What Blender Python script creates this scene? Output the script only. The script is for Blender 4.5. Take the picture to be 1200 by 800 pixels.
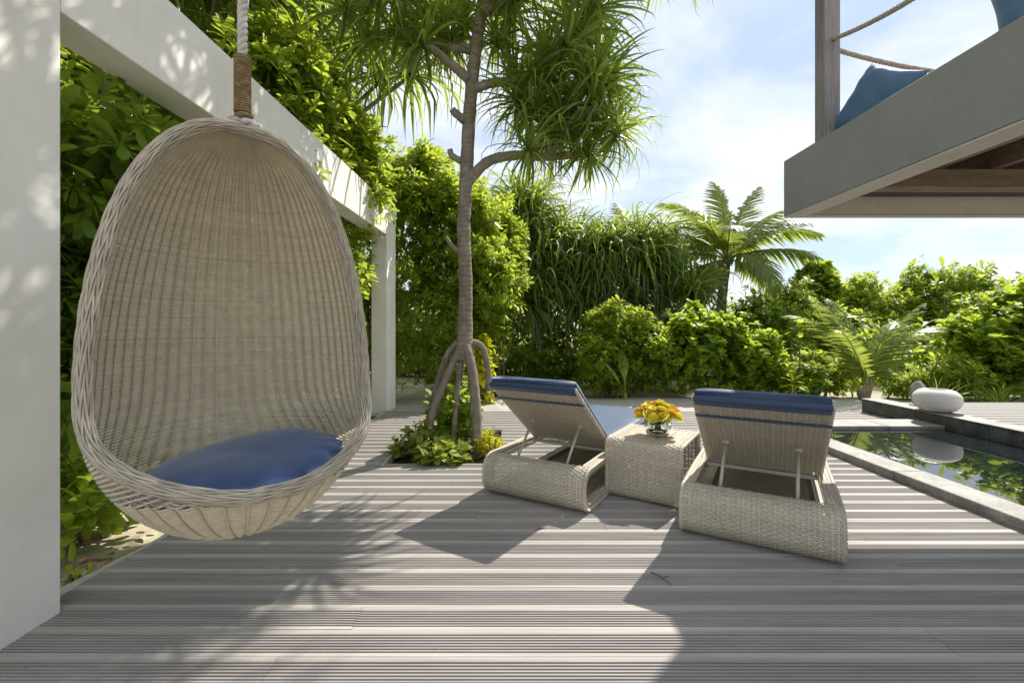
import bpy, bmesh, math, random
import numpy as np
from mathutils import Vector, Matrix
rng = np.random.default_rng(7); random.seed(7)
for o in list(bpy.data.objects): bpy.data.objects.remove(o)
S = bpy.context.scene; COL = S.collection
PI = math.pi
# ------------------------------------------------------------------ camera
cam = bpy.data.cameras.new('camera'); cam.lens = 16.0; cam.sensor_width = 36.0
cam.shift_y = -17/1200; cam.clip_start = 0.05; cam.clip_end = 2000
co = bpy.data.objects.new('camera', cam); COL.objects.link(co)
co.location = (0, 0, 1.187); co.rotation_euler = (PI/2, 0, 0); S.camera = co
# ------------------------------------------------------------------ sky + sun
SUN = Vector((0.65, 0.694, 1.0)).normalized()
elev = math.asin(SUN.z); azim = math.atan2(SUN.x, SUN.y)
W = bpy.data.worlds.new('World'); S.world = W; W.use_nodes = True
nt = W.node_tree; nt.nodes.clear()
def N(tree, typ, **kw):
    n = tree.nodes.new(typ)
    for k, v in kw.items(): setattr(n, k, v)
    return n
sky = N(nt, 'ShaderNodeTexSky', sky_type='NISHITA', sun_disc=False, sun_elevation=elev, sun_rotation=azim,
        air_density=1.0, dust_density=0.3, ozone_density=1.5)
tc = N(nt, 'ShaderNodeTexCoord'); sep = N(nt, 'ShaderNodeSeparateXYZ')
nt.links.new(tc.outputs['Generated'], sep.inputs[0])
zc = N(nt, 'ShaderNodeMath', operation='MAXIMUM'); zc.inputs[1].default_value = 0.0
nt.links.new(sep.outputs['Z'], zc.inputs[0])
za = N(nt, 'ShaderNodeMath', operation='ADD'); za.inputs[1].default_value = 0.22; nt.links.new(zc.outputs[0], za.inputs[0])
dv = []
for a in 'XY':
    d = N(nt, 'ShaderNodeMath', operation='DIVIDE'); nt.links.new(sep.outputs[a], d.inputs[0]); nt.links.new(za.outputs[0], d.inputs[1]); dv.append(d)
cx = N(nt, 'ShaderNodeCombineXYZ'); nt.links.new(dv[0].outputs[0], cx.inputs[0]); nt.links.new(dv[1].outputs[0], cx.inputs[1])
cn = N(nt, 'ShaderNodeTexNoise'); cn.inputs['Scale'].default_value = 1.5; cn.inputs['Detail'].default_value = 9
cn.inputs['Roughness'].default_value = 0.56; cn.inputs['Distortion'].default_value = 0.35
nt.links.new(cx.outputs[0], cn.inputs['Vector'])
cr = N(nt, 'ShaderNodeMapRange'); cr.inputs['From Min'].default_value = 0.35; cr.inputs['From Max'].default_value = 0.62
cr.inputs['To Min'].default_value = 0.05; cr.inputs['To Max'].default_value = 0.9
nt.links.new(cn.outputs[0], cr.inputs['Value'])
mx = N(nt, 'ShaderNodeMix', data_type='RGBA'); nt.links.new(cr.outputs[0], mx.inputs['Factor'])
hz = N(nt, 'ShaderNodeMix', data_type='RGBA'); hz.inputs['Factor'].default_value = 0.82      # thin high veil over the clear sky
nt.links.new(sky.outputs[0], hz.inputs[6]); hz.inputs[7].default_value = (2.0, 2.5, 3.3, 1)
nt.links.new(hz.outputs[2], mx.inputs[6]); mx.inputs[7].default_value = (4.4, 4.45, 4.5, 1)
bg = N(nt, 'ShaderNodeBackground'); bg.inputs['Strength'].default_value = 0.15
nt.links.new(mx.outputs[2], bg.inputs[0])
wo = N(nt, 'ShaderNodeOutputWorld'); nt.links.new(bg.outputs[0], wo.inputs[0])
sl = bpy.data.lights.new('sun', 'SUN'); sl.energy = 4.0; sl.angle = math.radians(0.55); sl.color = (1.0, 0.95, 0.87)
so = bpy.data.objects.new('sun', sl); COL.objects.link(so)
so.rotation_euler = (-SUN).to_track_quat('-Z', 'Y').to_euler(); so.location = SUN*30
S.view_settings.view_transform = 'Standard'; S.view_settings.look = 'None'
S.view_settings.gamma = 1.0; S.view_settings.use_curve_mapping = False
S.view_settings.exposure = 0.82
S.render.engine = 'CYCLES'
S.cycles.max_bounces = 5; S.cycles.transparent_max_bounces = 4; S.cycles.diffuse_bounces = 3; S.cycles.glossy_bounces = 2; S.cycles.transmission_bounces = 4

# ------------------------------------------------------------------ helpers: objects
def tag(o, label=None, cat=None, group=None, kind=None):
    if label: o['label'] = label
    if cat: o['category'] = cat
    if group: o['group'] = group
    if kind: o['kind'] = kind
    return o
def empty(name, loc=(0, 0, 0), rz=0.0):
    o = bpy.data.objects.new(name, None); COL.objects.link(o)
    o.location = loc; o.rotation_euler = (0, 0, rz); o.empty_display_size = 0.1
    return o
def link(name, me, mat=None, parent=None, kind=None):
    o = bpy.data.objects.new(name, me); COL.objects.link(o)
    if mat is not None and not me.materials: me.materials.append(mat)
    if parent: o.parent = parent
    if kind: o['kind'] = kind
    return o
def mesh_np(name, V, F, rnd=None, smooth=True):
    """V (n,3), F (m,3|4) or list of arrays of faces"""
    me = bpy.data.meshes.new(name)
    Fs = F if isinstance(F, list) else [F]
    V = np.asarray(V, dtype=np.float32)
    loops = np.concatenate([np.asarray(f, dtype=np.int32).ravel() for f in Fs])
    tot = np.concatenate([np.full(len(f), np.asarray(f).shape[1], dtype=np.int32) for f in Fs])
    start = np.concatenate([[0], np.cumsum(tot)[:-1]]).astype(np.int32)
    me.vertices.add(len(V)); me.vertices.foreach_set('co', V.ravel())
    me.loops.add(len(loops)); me.loops.foreach_set('vertex_index', loops)
    me.polygons.add(len(tot)); me.polygons.foreach_set('loop_start', start); me.polygons.foreach_set('loop_total', tot)
    me.polygons.foreach_set('use_smooth', np.full(len(tot), smooth, dtype=bool))
    if rnd is not None:
        a = me.attributes.new('rnd', 'FLOAT', 'POINT'); a.data.foreach_set('value', np.asarray(rnd, dtype=np.float32))
    me.update(calc_edges=True); me.validate()
    return me
class MB:
    """collects geometry, builds ONE mesh"""
    def __init__(s): s.V = []; s.F4 = []; s.F3 = []; s.R = []; s.n = 0
    def add(s, V, F4=None, F3=None, r=0.5):
        V = np.asarray(V, float).reshape(-1, 3)
        if F4 is not None and len(F4): s.F4.append(np.asarray(F4, int)+s.n)
        if F3 is not None and len(F3): s.F3.append(np.asarray(F3, int)+s.n)
        s.V.append(V); s.R.append(np.full(len(V), r) if np.isscalar(r) else np.asarray(r)); s.n += len(V)
        return s
    def box(s, x0, x1, y0, y1, z0, z1, M=None, r=0.5):
        V = np.array([[x, y, z] for z in (z0, z1) for y in (y0, y1) for x in (x0, x1)], float)
        if M is not None: V = V @ np.array(M.to_3x3()).T + np.array(M.translation)
        return s.add(V, [[0, 2, 3, 1], [4, 5, 7, 6], [0, 1, 5, 4], [2, 6, 7, 3], [0, 4, 6, 2], [1, 3, 7, 5]], r=r)
    def tube(s, P, R, k=8, r=0.5, cap=True, closed=False):
        P = np.asarray(P, float); n = len(P); R = np.full(n, R) if np.isscalar(R) else np.asarray(R, float)
        T = np.gradient(P, axis=0) if not closed else (np.roll(P, -1, 0)-np.roll(P, 1, 0))
        T /= np.linalg.norm(T, axis=1)[:, None]+1e-9
        ref = np.array([0, 0, 1.0]) if abs(T[0][2]) < .9 else np.array([1.0, 0, 0])
        A = np.zeros_like(P); a = np.cross(T[0], ref); a /= np.linalg.norm(a)
        for i in range(n):
            a = a-T[i]*np.dot(a, T[i]); a /= np.linalg.norm(a)+1e-9; A[i] = a
        B = np.cross(T, A)
        th = np.arange(k)*2*PI/k
        V = P[:, None]+R[:, None, None]*(np.cos(th)[None, :, None]*A[:, None]+np.sin(th)[None, :, None]*B[:, None])
        i = np.arange(n if closed else n-1)[:, None]; j = np.arange(k)[None]
        i2 = (i+1) % n; j2 = (j+1) % k
        F = np.stack([i*k+j, i*k+j2, i2*k+j2, i2*k+j], -1).reshape(-1, 4)
        V = V.reshape(-1, 3); F3 = []
        if cap and not closed:
            V = np.vstack([V, P[:1], P[-1:]]); c0 = n*k; c1 = c0+1
            for q in range(k):
                F3.append([c0, (q+1) % k, q]); F3.append([c1, (n-1)*k+q, (n-1)*k+(q+1) % k])
        return s.add(V, F, F3, r=r)
    def grid(s, V, r=0.5, flip=False):
        """V (a,b,3) surface patch"""
        a, b = V.shape[:2]; i = np.arange(a-1)[:, None]; j = np.arange(b-1)[None]
        F = np.stack([i*b+j, i*b+j+1, (i+1)*b+j+1, (i+1)*b+j], -1).reshape(-1, 4)
        if flip: F = F[:, ::-1]
        return s.add(V.reshape(-1, 3), F, r=r)
    def mesh(s, name, smooth=False):
        Fs = []
        if s.F4: Fs.append(np.vstack(s.F4))
        if s.F3: Fs.append(np.vstack(s.F3))
        return mesh_np(name, np.vstack(s.V), Fs, np.concatenate(s.R), smooth)
    def build(s, name, mat, parent=None, kind=None, smooth=False):
        return link(name, s.mesh(name, smooth), mat, parent, kind)
def bevel(o, w=0.006, seg=2):
    bm = bmesh.new(); bm.from_mesh(o.data)
    bmesh.ops.bevel(bm, geom=list(bm.edges), offset=w, segments=seg, profile=0.6, affect='EDGES', clamp_overlap=True)
    bm.to_mesh(o.data); bm.free(); return o
def catmull(P, n):
    P = np.asarray(P, float); P = np.vstack([2*P[0]-P[1], P, 2*P[-1]-P[-2]]); m = len(P)-3
    t = np.linspace(0, m-1e-6, n); i = t.astype(int); u = (t-i)[:, None]
    a, b, c, d = P[i], P[i+1], P[i+2], P[i+3]
    return .5*((2*b)+(-a+c)*u+(2*a-5*b+4*c-d)*u**2+(-a+3*b-3*c+d)*u**3)
def copy_tree(o, parent=None):
    c = o.copy(); COL.objects.link(c); c.parent = parent
    for ch in list(o.children): copy_tree(ch, c)
    return c

# ------------------------------------------------------------------ helpers: materials
def mat_new(name):
    m = bpy.data.materials.new(name); m.use_nodes = True
    return m, m.node_tree, m.node_tree.nodes['Principled BSDF']
def noise(t, scale, detail=4, rough=.55, vec=None, stretch=None, coord='Position'):
    n = N(t, 'ShaderNodeTexNoise'); n.inputs['Scale'].default_value = scale; n.inputs['Detail'].default_value = detail; n.inputs['Roughness'].default_value = rough
    if vec is None:
        if coord == 'Position': vec = N(t, 'ShaderNodeNewGeometry').outputs['Position']
        else: vec = N(t, 'ShaderNodeTexCoord').outputs[coord]
    if stretch:
        mp = N(t, 'ShaderNodeMapping'); mp.inputs['Scale'].default_value = stretch; t.links.new(vec, mp.inputs['Vector']); vec = mp.outputs[0]
    t.links.new(vec, n.inputs['Vector']); return n
def ramp(t, src, stops):
    r = N(t, 'ShaderNodeValToRGB'); e = r.color_ramp.elements
    while len(e) < len(stops): e.new(0.5)
    for q, (p, c) in zip(e, stops): q.position = p; q.color = (*c, 1)
    t.links.new(src, r.inputs[0]); return r
def mixc(t, fac, a, b, blend='MIX'):
    m = N(t, 'ShaderNodeMix', data_type='RGBA', blend_type=blend)
    for s, v in ((m.inputs['Factor'], fac), (m.inputs[6], a), (m.inputs[7], b)):
        if isinstance(v, (int, float)): s.default_value = v
        elif isinstance(v, tuple): s.default_value = (*v, 1)
        else: t.links.new(v, s)
    return m.outputs[2]
def bump(t, bs, src, strength=.3, dist=.01):
    b = N(t, 'ShaderNodeBump'); b.inputs['Strength'].default_value = strength; b.inputs['Distance'].default_value = dist
    t.links.new(src, b.inputs['Height']); t.links.new(b.outputs[0], bs.inputs['Normal']); return b
def simple(name, col, rough=.6, var=.15, scale=6, bstr=.1, bdist=.004, coord='Position', stretch=None, spec=.5):
    m, t, b = mat_new(name)
    n = noise(t, scale, 6, coord=coord, stretch=stretch)
    c0 = tuple(c*(1-var) for c in col); c1 = tuple(min(1, c*(1+var)) for c in col)
    r = ramp(t, n.outputs[0], [(.3, c0), (.7, c1)]); nf = noise(t, scale*7, 6, .7, coord=coord, stretch=stretch)
    v0, v1 = 1-var*.9, 1+var*.6; rf = ramp(t, nf.outputs[0], [(.35, (v0, v0, v0)), (.65, (v1, v1, v1))])
    t.links.new(mixc(t, 1.0, r.outputs[0], rf.outputs[0], 'MULTIPLY'), b.inputs['Base Color'])
    b.inputs['Roughness'].default_value = rough; b.inputs['Specular IOR Level'].default_value = spec
    n2 = noise(t, scale*14, 4, coord=coord, stretch=stretch); bump(t, b, n2.outputs[0], bstr, bdist)
    return m
def leaf_mat(name, c0, c1, tr, tfac=.4, rough=.42, spec=.35):
    m, t, b = mat_new(name)
    at = N(t, 'ShaderNodeAttribute', attribute_name='rnd')
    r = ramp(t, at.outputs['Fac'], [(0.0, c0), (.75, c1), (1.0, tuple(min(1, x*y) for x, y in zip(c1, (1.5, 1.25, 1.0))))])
    t.links.new(r.outputs[0], b.inputs['Base Color'])
    b.inputs['Roughness'].default_value = rough; b.inputs['Specular IOR Level'].default_value = spec
    tl = N(t, 'ShaderNodeBsdfTranslucent')
    r2 = ramp(t, at.outputs['Fac'], [(0.0, tuple(x*.55 for x in tr)), (1.0, tr)]); t.links.new(r2.outputs[0], tl.inputs['Color'])
    ms = N(t, 'ShaderNodeMixShader'); ms.inputs[0].default_value = tfac
    t.links.new(b.outputs[0], ms.inputs[1]); t.links.new(tl.outputs[0], ms.inputs[2])
    t.links.new(ms.outputs[0], t.nodes['Material Output'].inputs['Surface'])
    return m
M = {}
def plaster():
    m, t, b = mat_new('white_plaster')
    n = noise(t, 1.6, 7, .62); n2 = noise(t, 5, 6, .6, stretch=(1, 1, .18)); n3 = noise(t, 60, 5, .6)
    c = ramp(t, n.outputs[0], [(.3, (.72, .69, .62)), (.65, (.85, .825, .77))]).outputs[0]
    c = mixc(t, ramp(t, n2.outputs[0], [(.58, (0, 0, 0)), (.8, (.45, .45, .45))]).outputs[0], c, (.55, .535, .48))
    t.links.new(c, b.inputs['Base Color']); b.inputs['Roughness'].default_value = .75; b.inputs['Specular IOR Level'].default_value = .25
    bump(t, b, n3.outputs[0], .22, .004); return m
M['plaster'] = plaster()
def deckwood():
    m, t, b = mat_new('weathered_deck_wood')
    oi = N(t, 'ShaderNodeObjectInfo'); g = N(t, 'ShaderNodeNewGeometry')
    off = N(t, 'ShaderNodeVectorMath', operation='SCALE'); off.inputs[0].default_value = (13, 7, 3); t.links.new(oi.outputs['Random'], off.inputs['Scale'])
    ad = N(t, 'ShaderNodeVectorMath', operation='ADD'); t.links.new(g.outputs['Position'], ad.inputs[0]); t.links.new(off.outputs[0], ad.inputs[1])
    n1 = noise(t, 3.2, 8, .62, vec=ad.outputs[0], stretch=(.35, 9, 1)); n2 = noise(t, 1.1, 5, .6); n3 = noise(t, 16, 6, .65, vec=ad.outputs[0], stretch=(.22, 14, 1))
    c = ramp(t, n1.outputs[0], [(.28, (.285, .268, .255)), (.5, (.375, .358, .34)), (.72, (.445, .43, .41))]).outputs[0]
    tone = ramp(t, oi.outputs['Random'], [(0, (.91, .895, .885)), (.5, (1, .985, .97)), (1, (1.06, 1.04, 1.01))]).outputs[0]
    c = mixc(t, 1.0, c, tone, 'MULTIPLY')
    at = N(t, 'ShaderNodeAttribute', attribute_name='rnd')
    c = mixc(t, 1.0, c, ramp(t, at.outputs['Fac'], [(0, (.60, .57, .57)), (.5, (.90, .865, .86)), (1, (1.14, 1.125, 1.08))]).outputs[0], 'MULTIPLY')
    c = mixc(t, ramp(t, n2.outputs[0], [(.42, (0, 0, 0)), (.72, (.35, .35, .35))]).outputs[0], c, (.36, .36, .32))
    vo = N(t, 'ShaderNodeTexVoronoi'); vo.inputs['Scale'].default_value = 5.5; t.links.new(g.outputs['Position'], vo.inputs['Vector'])
    c = mixc(t, ramp(t, vo.outputs['Distance'], [(.02, (.35, .35, .35)), (.06, (0, 0, 0))]).outputs[0], c, (.2, .17, .13))
    t.links.new(c, b.inputs['Base Color']); b.inputs['Roughness'].default_value = .62; b.inputs['Specular IOR Level'].default_value = .3
    bump(t, b, n3.outputs[0], .35, .004); return m
M['deck'] = deckwood()
def wicker(name, c0, c1):
    m, t, b = mat_new(name)
    at = N(t, 'ShaderNodeAttribute', attribute_name='rnd'); n = noise(t, 28, 3, coord='Object')
    ad = N(t, 'ShaderNodeMath', operation='MULTIPLY_ADD'); ad.inputs[1].default_value = .6; t.links.new(n.outputs[0], ad.inputs[0])
    h = N(t, 'ShaderNodeMath', operation='MULTIPLY'); h.inputs[1].default_value = .5; t.links.new(at.outputs['Fac'], h.inputs[0]); t.links.new(h.outputs[0], ad.inputs[2])
    r = ramp(t, ad.outputs[0], [(.15, c0), (.8, c1)]); t.links.new(r.outputs[0], b.inputs['Base Color'])
    b.inputs['Roughness'].default_value = .5; b.inputs['Specular IOR Level'].default_value = .35
    return m
M['wicker'] = wicker('pale_wicker', (.38, .33, .24), (.64, .575, .45))
M['wicker_egg'] = wicker('grey_wicker', (.41, .35, .245), (.65, .575, .43))
M['rim'] = wicker('braided_wicker', (.20, .17, .125), (.46, .41, .32))
M['rod'] = simple('cream_metal', (.5, .47, .4), .4, .08)
def fabric(name, col, rough=.55, sheen=.4, wr=0.0):
    m, t, b = mat_new(name); n = noise(t, 3, 4, coord='Object')
    r = ramp(t, n.outputs[0], [(.3, tuple(c*.85 for c in col)), (.7, tuple(c*1.12 for c in col))]); t.links.new(r.outputs[0], b.inputs['Base Color'])
    b.inputs['Roughness'].default_value = rough; b.inputs['Sheen Weight'].default_value = sheen; b.inputs['Sheen Roughness'].default_value = .4
    b.inputs['Sheen Tint'].default_value = (.6, .75, 1, 1)
    n2 = noise(t, 7 if wr else 240, 3, coord='Object', stretch=(1, 1, 4) if wr else None); bump(t, b, n2.outputs[0], .12, .006 if wr else .002); return m
M['navy'] = fabric('navy_canvas', (.014, .032, .084), .5, .8)
M['satin'] = fabric('blue_satin', (.028, .066, .175), .27, .5, 1); M['satin'].node_tree.nodes['Principled BSDF'].inputs['Specular IOR Level'].default_value = .85
M['terrace_blue'] = fabric('teal_blue_canvas', (.07, .145, .24), .7)
M['fascia'] = simple('grey_fascia_paint', (.27, .268, .25), .55, .06, 3, .08)
M['lip'] = simple('pale_soffit_paint', (.56, .52, .46), .6, .06, 3, .08)
M['joist'] = simple('brown_timber', (.20, .145, .095), .65, .3, 3, .25, .006, stretch=(1, 8, 8))
M['post'] = simple('grey_timber', (.24, .215, .20), .65, .25, 3, .25, .006, stretch=(8, 8, .6))
M['rope'] = simple('natural_rope', (.45, .39, .31), .85, .2, 40, .4, .004)
M['whiterope'] = simple('white_rope', (.48, .45, .41), .8, .2, 40, .3, .003)
M['jute'] = simple('brown_jute', (.23, .155, .075), .95, .45, 60, .6, .004)
M['stone'] = simple('grey_pool_stone', (.27, .25, .225), .65, .35, 5, .3, .006)
M['darkstone'] = simple('dark_pool_stone', (.09, .09, .082), .45, .5, 6, .35, .008)
M['concrete'] = simple('pale_edge_concrete', (.50, .47, .38), .85, .2, 9, .4, .006)
M['soil'] = simple('dark_soil', (.07, .05, .035), .95, .45, 14, .8, .03)
M['bark'] = None
def bark(name, rings):
    m, t, b = mat_new(name)
    g = N(t, 'ShaderNodeNewGeometry'); n = noise(t, 11, 7, .68); n0 = noise(t, 2.0, 4, .6); n4 = noise(t, 5, 6, .65, stretch=(6, 6, .7))
    w = N(t, 'ShaderNodeTexWave', wave_type='BANDS', bands_direction='Z'); w.inputs['Scale'].default_value = 6.3; w.inputs['Distortion'].default_value = 4.5; w.inputs['Detail'].default_value = 4; w.inputs['Detail Scale'].default_value = 1.6
    t.links.new(g.outputs['Position'], w.inputs['Vector'])
    c = ramp(t, n.outputs[0], [(.3, (.15, .125, .095)), (.55, (.28, .245, .195)), (.75, (.40, .365, .305))]).outputs[0]
    c = mixc(t, ramp(t, n0.outputs[0], [(.4, (0, 0, 0)), (.65, (.65, .65, .65))]).outputs[0], c, (.20, .155, .11))
    c = mixc(t, ramp(t, n4.outputs[0], [(.5, (0, 0, 0)), (.75, (.5, .5, .5))]).outputs[0], c, (.10, .072, .048))
    if rings: c = mixc(t, ramp(t, w.outputs[0], [(.0, (.45, .45, .45)), (.22, (0, 0, 0))]).outputs[0], c, (.11, .085, .06))
    t.links.new(c, b.inputs['Base Color']); b.inputs['Roughness'].default_value = .85; b.inputs['Specular IOR Level'].default_value = .2
    ad = N(t, 'ShaderNodeMath', operation='MULTIPLY_ADD'); ad.inputs[1].default_value = .35 if rings else 0.0
    t.links.new(w.outputs[0], ad.inputs[0]); t.links.new(n4.outputs[0] if not rings else n.outputs[0], ad.inputs[2]); bump(t, b, ad.outputs[0], .6, .012); return m
M['bark'] = bark('ringed_bark', True); M['rootbark'] = bark('streaky_root_bark', False)
M['stem'] = simple('woody_stem', (.16, .11, .07), .85, .3, 12, .4, .006)
M['petiole'] = simple('yellow_green_petiole', (.30, .26, .07), .5, .2, 5)
M['naupaka'] = leaf_mat('glossy_green_leaf', (.075, .150, .018), (.185, .300, .030), (.74, .86, .09), .54)
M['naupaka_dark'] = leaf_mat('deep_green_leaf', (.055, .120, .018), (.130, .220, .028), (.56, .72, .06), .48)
M['strap'] = leaf_mat('strap_leaf', (.055, .110, .022), (.140, .215, .040), (.58, .72, .09), .45, .36, .45)
M['palm'] = leaf_mat('palm_leaflet', (.075, .125, .025), (.170, .220, .050), (.55, .66, .10), .42, .4, .4)
M['roundleaf'] = leaf_mat('round_green_leaf', (.075, .150, .016), (.175, .300, .028), (.72, .86, .08), .54)
M['pothos'] = leaf_mat('variegated_leaf', (.07, .13, .02), (.28, .33, .06), (.55, .62, .08), .4)
M['yellowleaf'] = leaf_mat('yellow_leaf', (.46, .48, .02), (.66, .64, .04), (.92, .92, .05), .5)
M['dead'] = leaf_mat('dry_leaf', (.16, .08, .04), (.36, .24, .13), (.4, .25, .1), .2, .7, .2)

# ------------------------------------------------------------------ ground
def sandmat():
    m, t, b = mat_new('coral_sand'); n = noise(t, .9, 6); n2 = noise(t, 6, 7, .7); n3 = noise(t, 90, 4, .7)
    c = ramp(t, n2.outputs[0], [(.3, (.34, .29, .20)), (.6, (.52, .47, .36))]).outputs[0]
    c = mixc(t, ramp(t, n.outputs[0], [(.45, (0, 0, 0)), (.68, (.6, .6, .6))]).outputs[0], c, (.13, .125, .045))
    t.links.new(c, b.inputs['Base Color']); b.inputs['Roughness'].default_value = .95; b.inputs['Specular IOR Level'].default_value = .1
    bump(t, b, n3.outputs[0], .5, .01); return m
M['sand'] = sandmat()
gx = np.unique(np.concatenate([np.linspace(-400, -20, 12), np.linspace(-20, 24, 120), np.linspace(24, 400, 12)]))
gy = np.unique(np.concatenate([np.linspace(-400, -6, 12), np.linspace(-6, 20, 90), np.linspace(20, 600, 14)]))
X, Y = np.meshgrid(gx, gy, indexing='ij')
Z = -.115+.02*np.sin(X*2.1+.7*Y)*np.sin(Y*1.7+.4)+.012*np.sin(5.3*X+2*Y)
Z = np.where((X > -2.4) & (X < 9.5) & (Y > -3) & (Y < 6.9), -.15, Z)
b = MB(); b.grid(np.stack([X, Y, Z], -1), flip=True)
tag(b.build('sand_ground', M['sand'], smooth=True), kind='structure')
# paler sandy path between deck and hedge
b = MB(); xs = np.linspace(-3.2, 10, 60); ys = np.linspace(6.3, 8.3, 14); X, Y = np.meshgrid(xs, ys, indexing='ij')
b.grid(np.stack([X, Y, -.045+.012*np.sin(X*3+Y*2)*np.cos(Y*2.7)-.05*np.clip((Y-7.8)/.5, 0, 1)], -1), flip=True)
M['path'] = simple('pale_sand_path', (.42, .40, .355), .95, .15, 5, .5, .01)
tag(b.build('sand_path', M['path'], smooth=True), kind='structure')

# ------------------------------------------------------------------ deck
PITCH = .145
def plank_mesh():
    w = .1443; n = 7; e = .0185; p = (w-2*e)/n; pr = [(0, -.030), (0, -.0008), (.0008, 0), (e-.001, 0)]
    for i in range(n):
        x = e+i*p; pr += [(x+.0012, -.0052), (x+.0074, -.0052), (x+.0090, -.0008), (x+p-.0008, -.0008)]
    pr[-1] = (pr[-1][0], 0); pr += [(w-.0008, 0), (w, -.0008), (w, -.030)]
    V = np.array([[x, a, z] for x in (0, 1) for a, z in pr]); k = len(pr)
    F = [[i, i+1, k+i+1, k+i] for i in range(k-1)]+[[k-1, 0, k, 2*k-1]]
    me = bpy.data.meshes.new('plank'); me.from_pydata(V.tolist(), [], [f[::-1] for f in F]+[list(range(k)), list(range(2*k-1, k-1, -1))]); me.update()
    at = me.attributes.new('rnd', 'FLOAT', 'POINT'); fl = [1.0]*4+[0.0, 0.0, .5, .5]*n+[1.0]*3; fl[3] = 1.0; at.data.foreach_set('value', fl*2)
    me.materials.append(M['deck']); return me
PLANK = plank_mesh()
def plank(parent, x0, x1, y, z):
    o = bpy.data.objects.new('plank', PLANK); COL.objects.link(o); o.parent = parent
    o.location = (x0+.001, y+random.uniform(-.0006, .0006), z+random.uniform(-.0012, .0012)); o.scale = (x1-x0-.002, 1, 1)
def edgeX(y): return -2.0+.058*(y-2.0)
deck = tag(empty('deck', (0, 0, 0)), kind='structure')
b = MB()
for y0, y1, x0, x1 in ((-1.2, 3.8, -1.9, 2.95), (5.4, 6.45, -1.7, 4.8)): b.box(x0, x1, y0, y1, -.12, -.05)
b.box(-1.85, -1.2, 3.8, 5.4, -.121, -.051); b.box(-.05, 2.95, 3.8, 5.4, -.121, -.051)
b.build('subframe', M['soil'], deck)
y = 1.643-19*PITCH; HX0, HX1, HY0, HY1 = -1.12, -.12, 3.93, 5.28
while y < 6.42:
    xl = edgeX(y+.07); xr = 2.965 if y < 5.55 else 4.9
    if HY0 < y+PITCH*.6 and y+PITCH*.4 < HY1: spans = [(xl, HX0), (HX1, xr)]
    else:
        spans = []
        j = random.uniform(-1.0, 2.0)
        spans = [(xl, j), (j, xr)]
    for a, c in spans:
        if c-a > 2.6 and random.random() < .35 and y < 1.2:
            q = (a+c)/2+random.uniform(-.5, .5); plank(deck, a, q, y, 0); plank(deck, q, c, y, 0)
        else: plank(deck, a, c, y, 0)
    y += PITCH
# concrete edging left of the deck
b = MB(); ys = np.linspace(-1.2, 6.5, 60)
L = np.array([[[edgeX(v)-.008, v, -.1], [edgeX(v)-.008, v, -.004+.004*math.sin(v*9)], [edgeX(v)-.055-.012*math.sin(v*4.1)-.006*math.sin(v*17), v, -.006+.006*math.sin(v*7)], [edgeX(v)-.075, v, -.13]] for v in ys])
b.grid(L, flip=False); tag(b.build('edging_strip', M['concrete']), kind='structure')
# planting hole: soil and a thin frame
b = MB(); xs = np.linspace(HX0-.03, HX1+.03, 24); ys = np.linspace(HY0-.05, HY1+.08, 26); X, Y = np.meshgrid(xs, ys, indexing='ij')
b.grid(np.stack([X, Y, -.06+.025*np.sin(9*X)*np.sin(8*Y+1)], -1), flip=True); tag(b.build('planting_soil', M['soil'], smooth=True), kind='structure')
b = MB(); b.box(HX0-.001, HX0+.018, HY0-.03, HY1, -.06, .006); tag(b.build('hole_edging', M['concrete']), kind='structure')

# ------------------------------------------------------------------ pool
pool = tag(empty('pool_coping', (3, 2, 0)), kind='structure')
def slab(parent, x0, x1, y0, y1, z0, z1, mat, name='coping_stone', bv=.006):
    b = MB(); b.box(x0-parent.location.x, x1-parent.location.x, y0-parent.location.y, y1-parent.location.y, z0, z1)
    return bevel(b.build(name, mat, parent), bv, 1)
yy = -1.2
for k in range(7):
    y1 = min(yy+.95, 5.15); slab(pool, 2.97, 3.21, yy, y1-.004, -.10, .066+random.uniform(-.001, .001), M['stone']); yy = y1
xx = 2.97
for k in range(3):
    slab(pool, xx, xx+.643, 5.152, 5.55, -.10, .066+random.uniform(-.001, .001), M['stone']); xx += .647
wall = tag(empty('pool_wall', (5, 4, 0)), kind='structure')
yy = -.4
for k in range(8):
    slab(wall, 4.912, 5.16, yy, yy+.846, -.10, .170+random.uniform(-.0015, .0015), M['darkstone'], 'wall_stone', .008)
    slab(wall, 4.905, 5.17, yy, yy+.846, .1725, .186+random.uniform(-.001, .001), M['stone'], 'cap_stone', .004); yy += .85
def watermat():
    m, t, b = mat_new('pool_water'); b.inputs['Base Color'].default_value = (.012, .018, .02, 1); b.inputs['Roughness'].default_value = .015; b.inputs['IOR'].default_value = 2.0
    n = noise(t, 2.2, 3, .5); n2 = noise(t, 9, 2, .5); ad = N(t, 'ShaderNodeMath', operation='MULTIPLY_ADD'); ad.inputs[1].default_value = .25
    t.links.new(n2.outputs[0], ad.inputs[0]); t.links.new(n.outputs[0], ad.inputs[2]); bump(t, b, ad.outputs[0], .01, .004); return m
M['water'] = watermat()
b = MB(); b.box(3.19, 4.915, -1.2, 5.17, -.095, .030); tag(b.build('pool_water', M['water']), kind='structure')
rdeck = tag(empty('raised_deck', (0, 0, 0)), kind='structure')
b = MB(); b.box(5.18, 10.9, 0.2, 6.2, -.12, .10); b.build('subframe', M['soil'], rdeck)
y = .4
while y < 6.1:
    j = random.uniform(6.5, 9); plank(rdeck, 5.175, j, y, .16); plank(rdeck, j, 11, y, .16); y += PITCH

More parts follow.
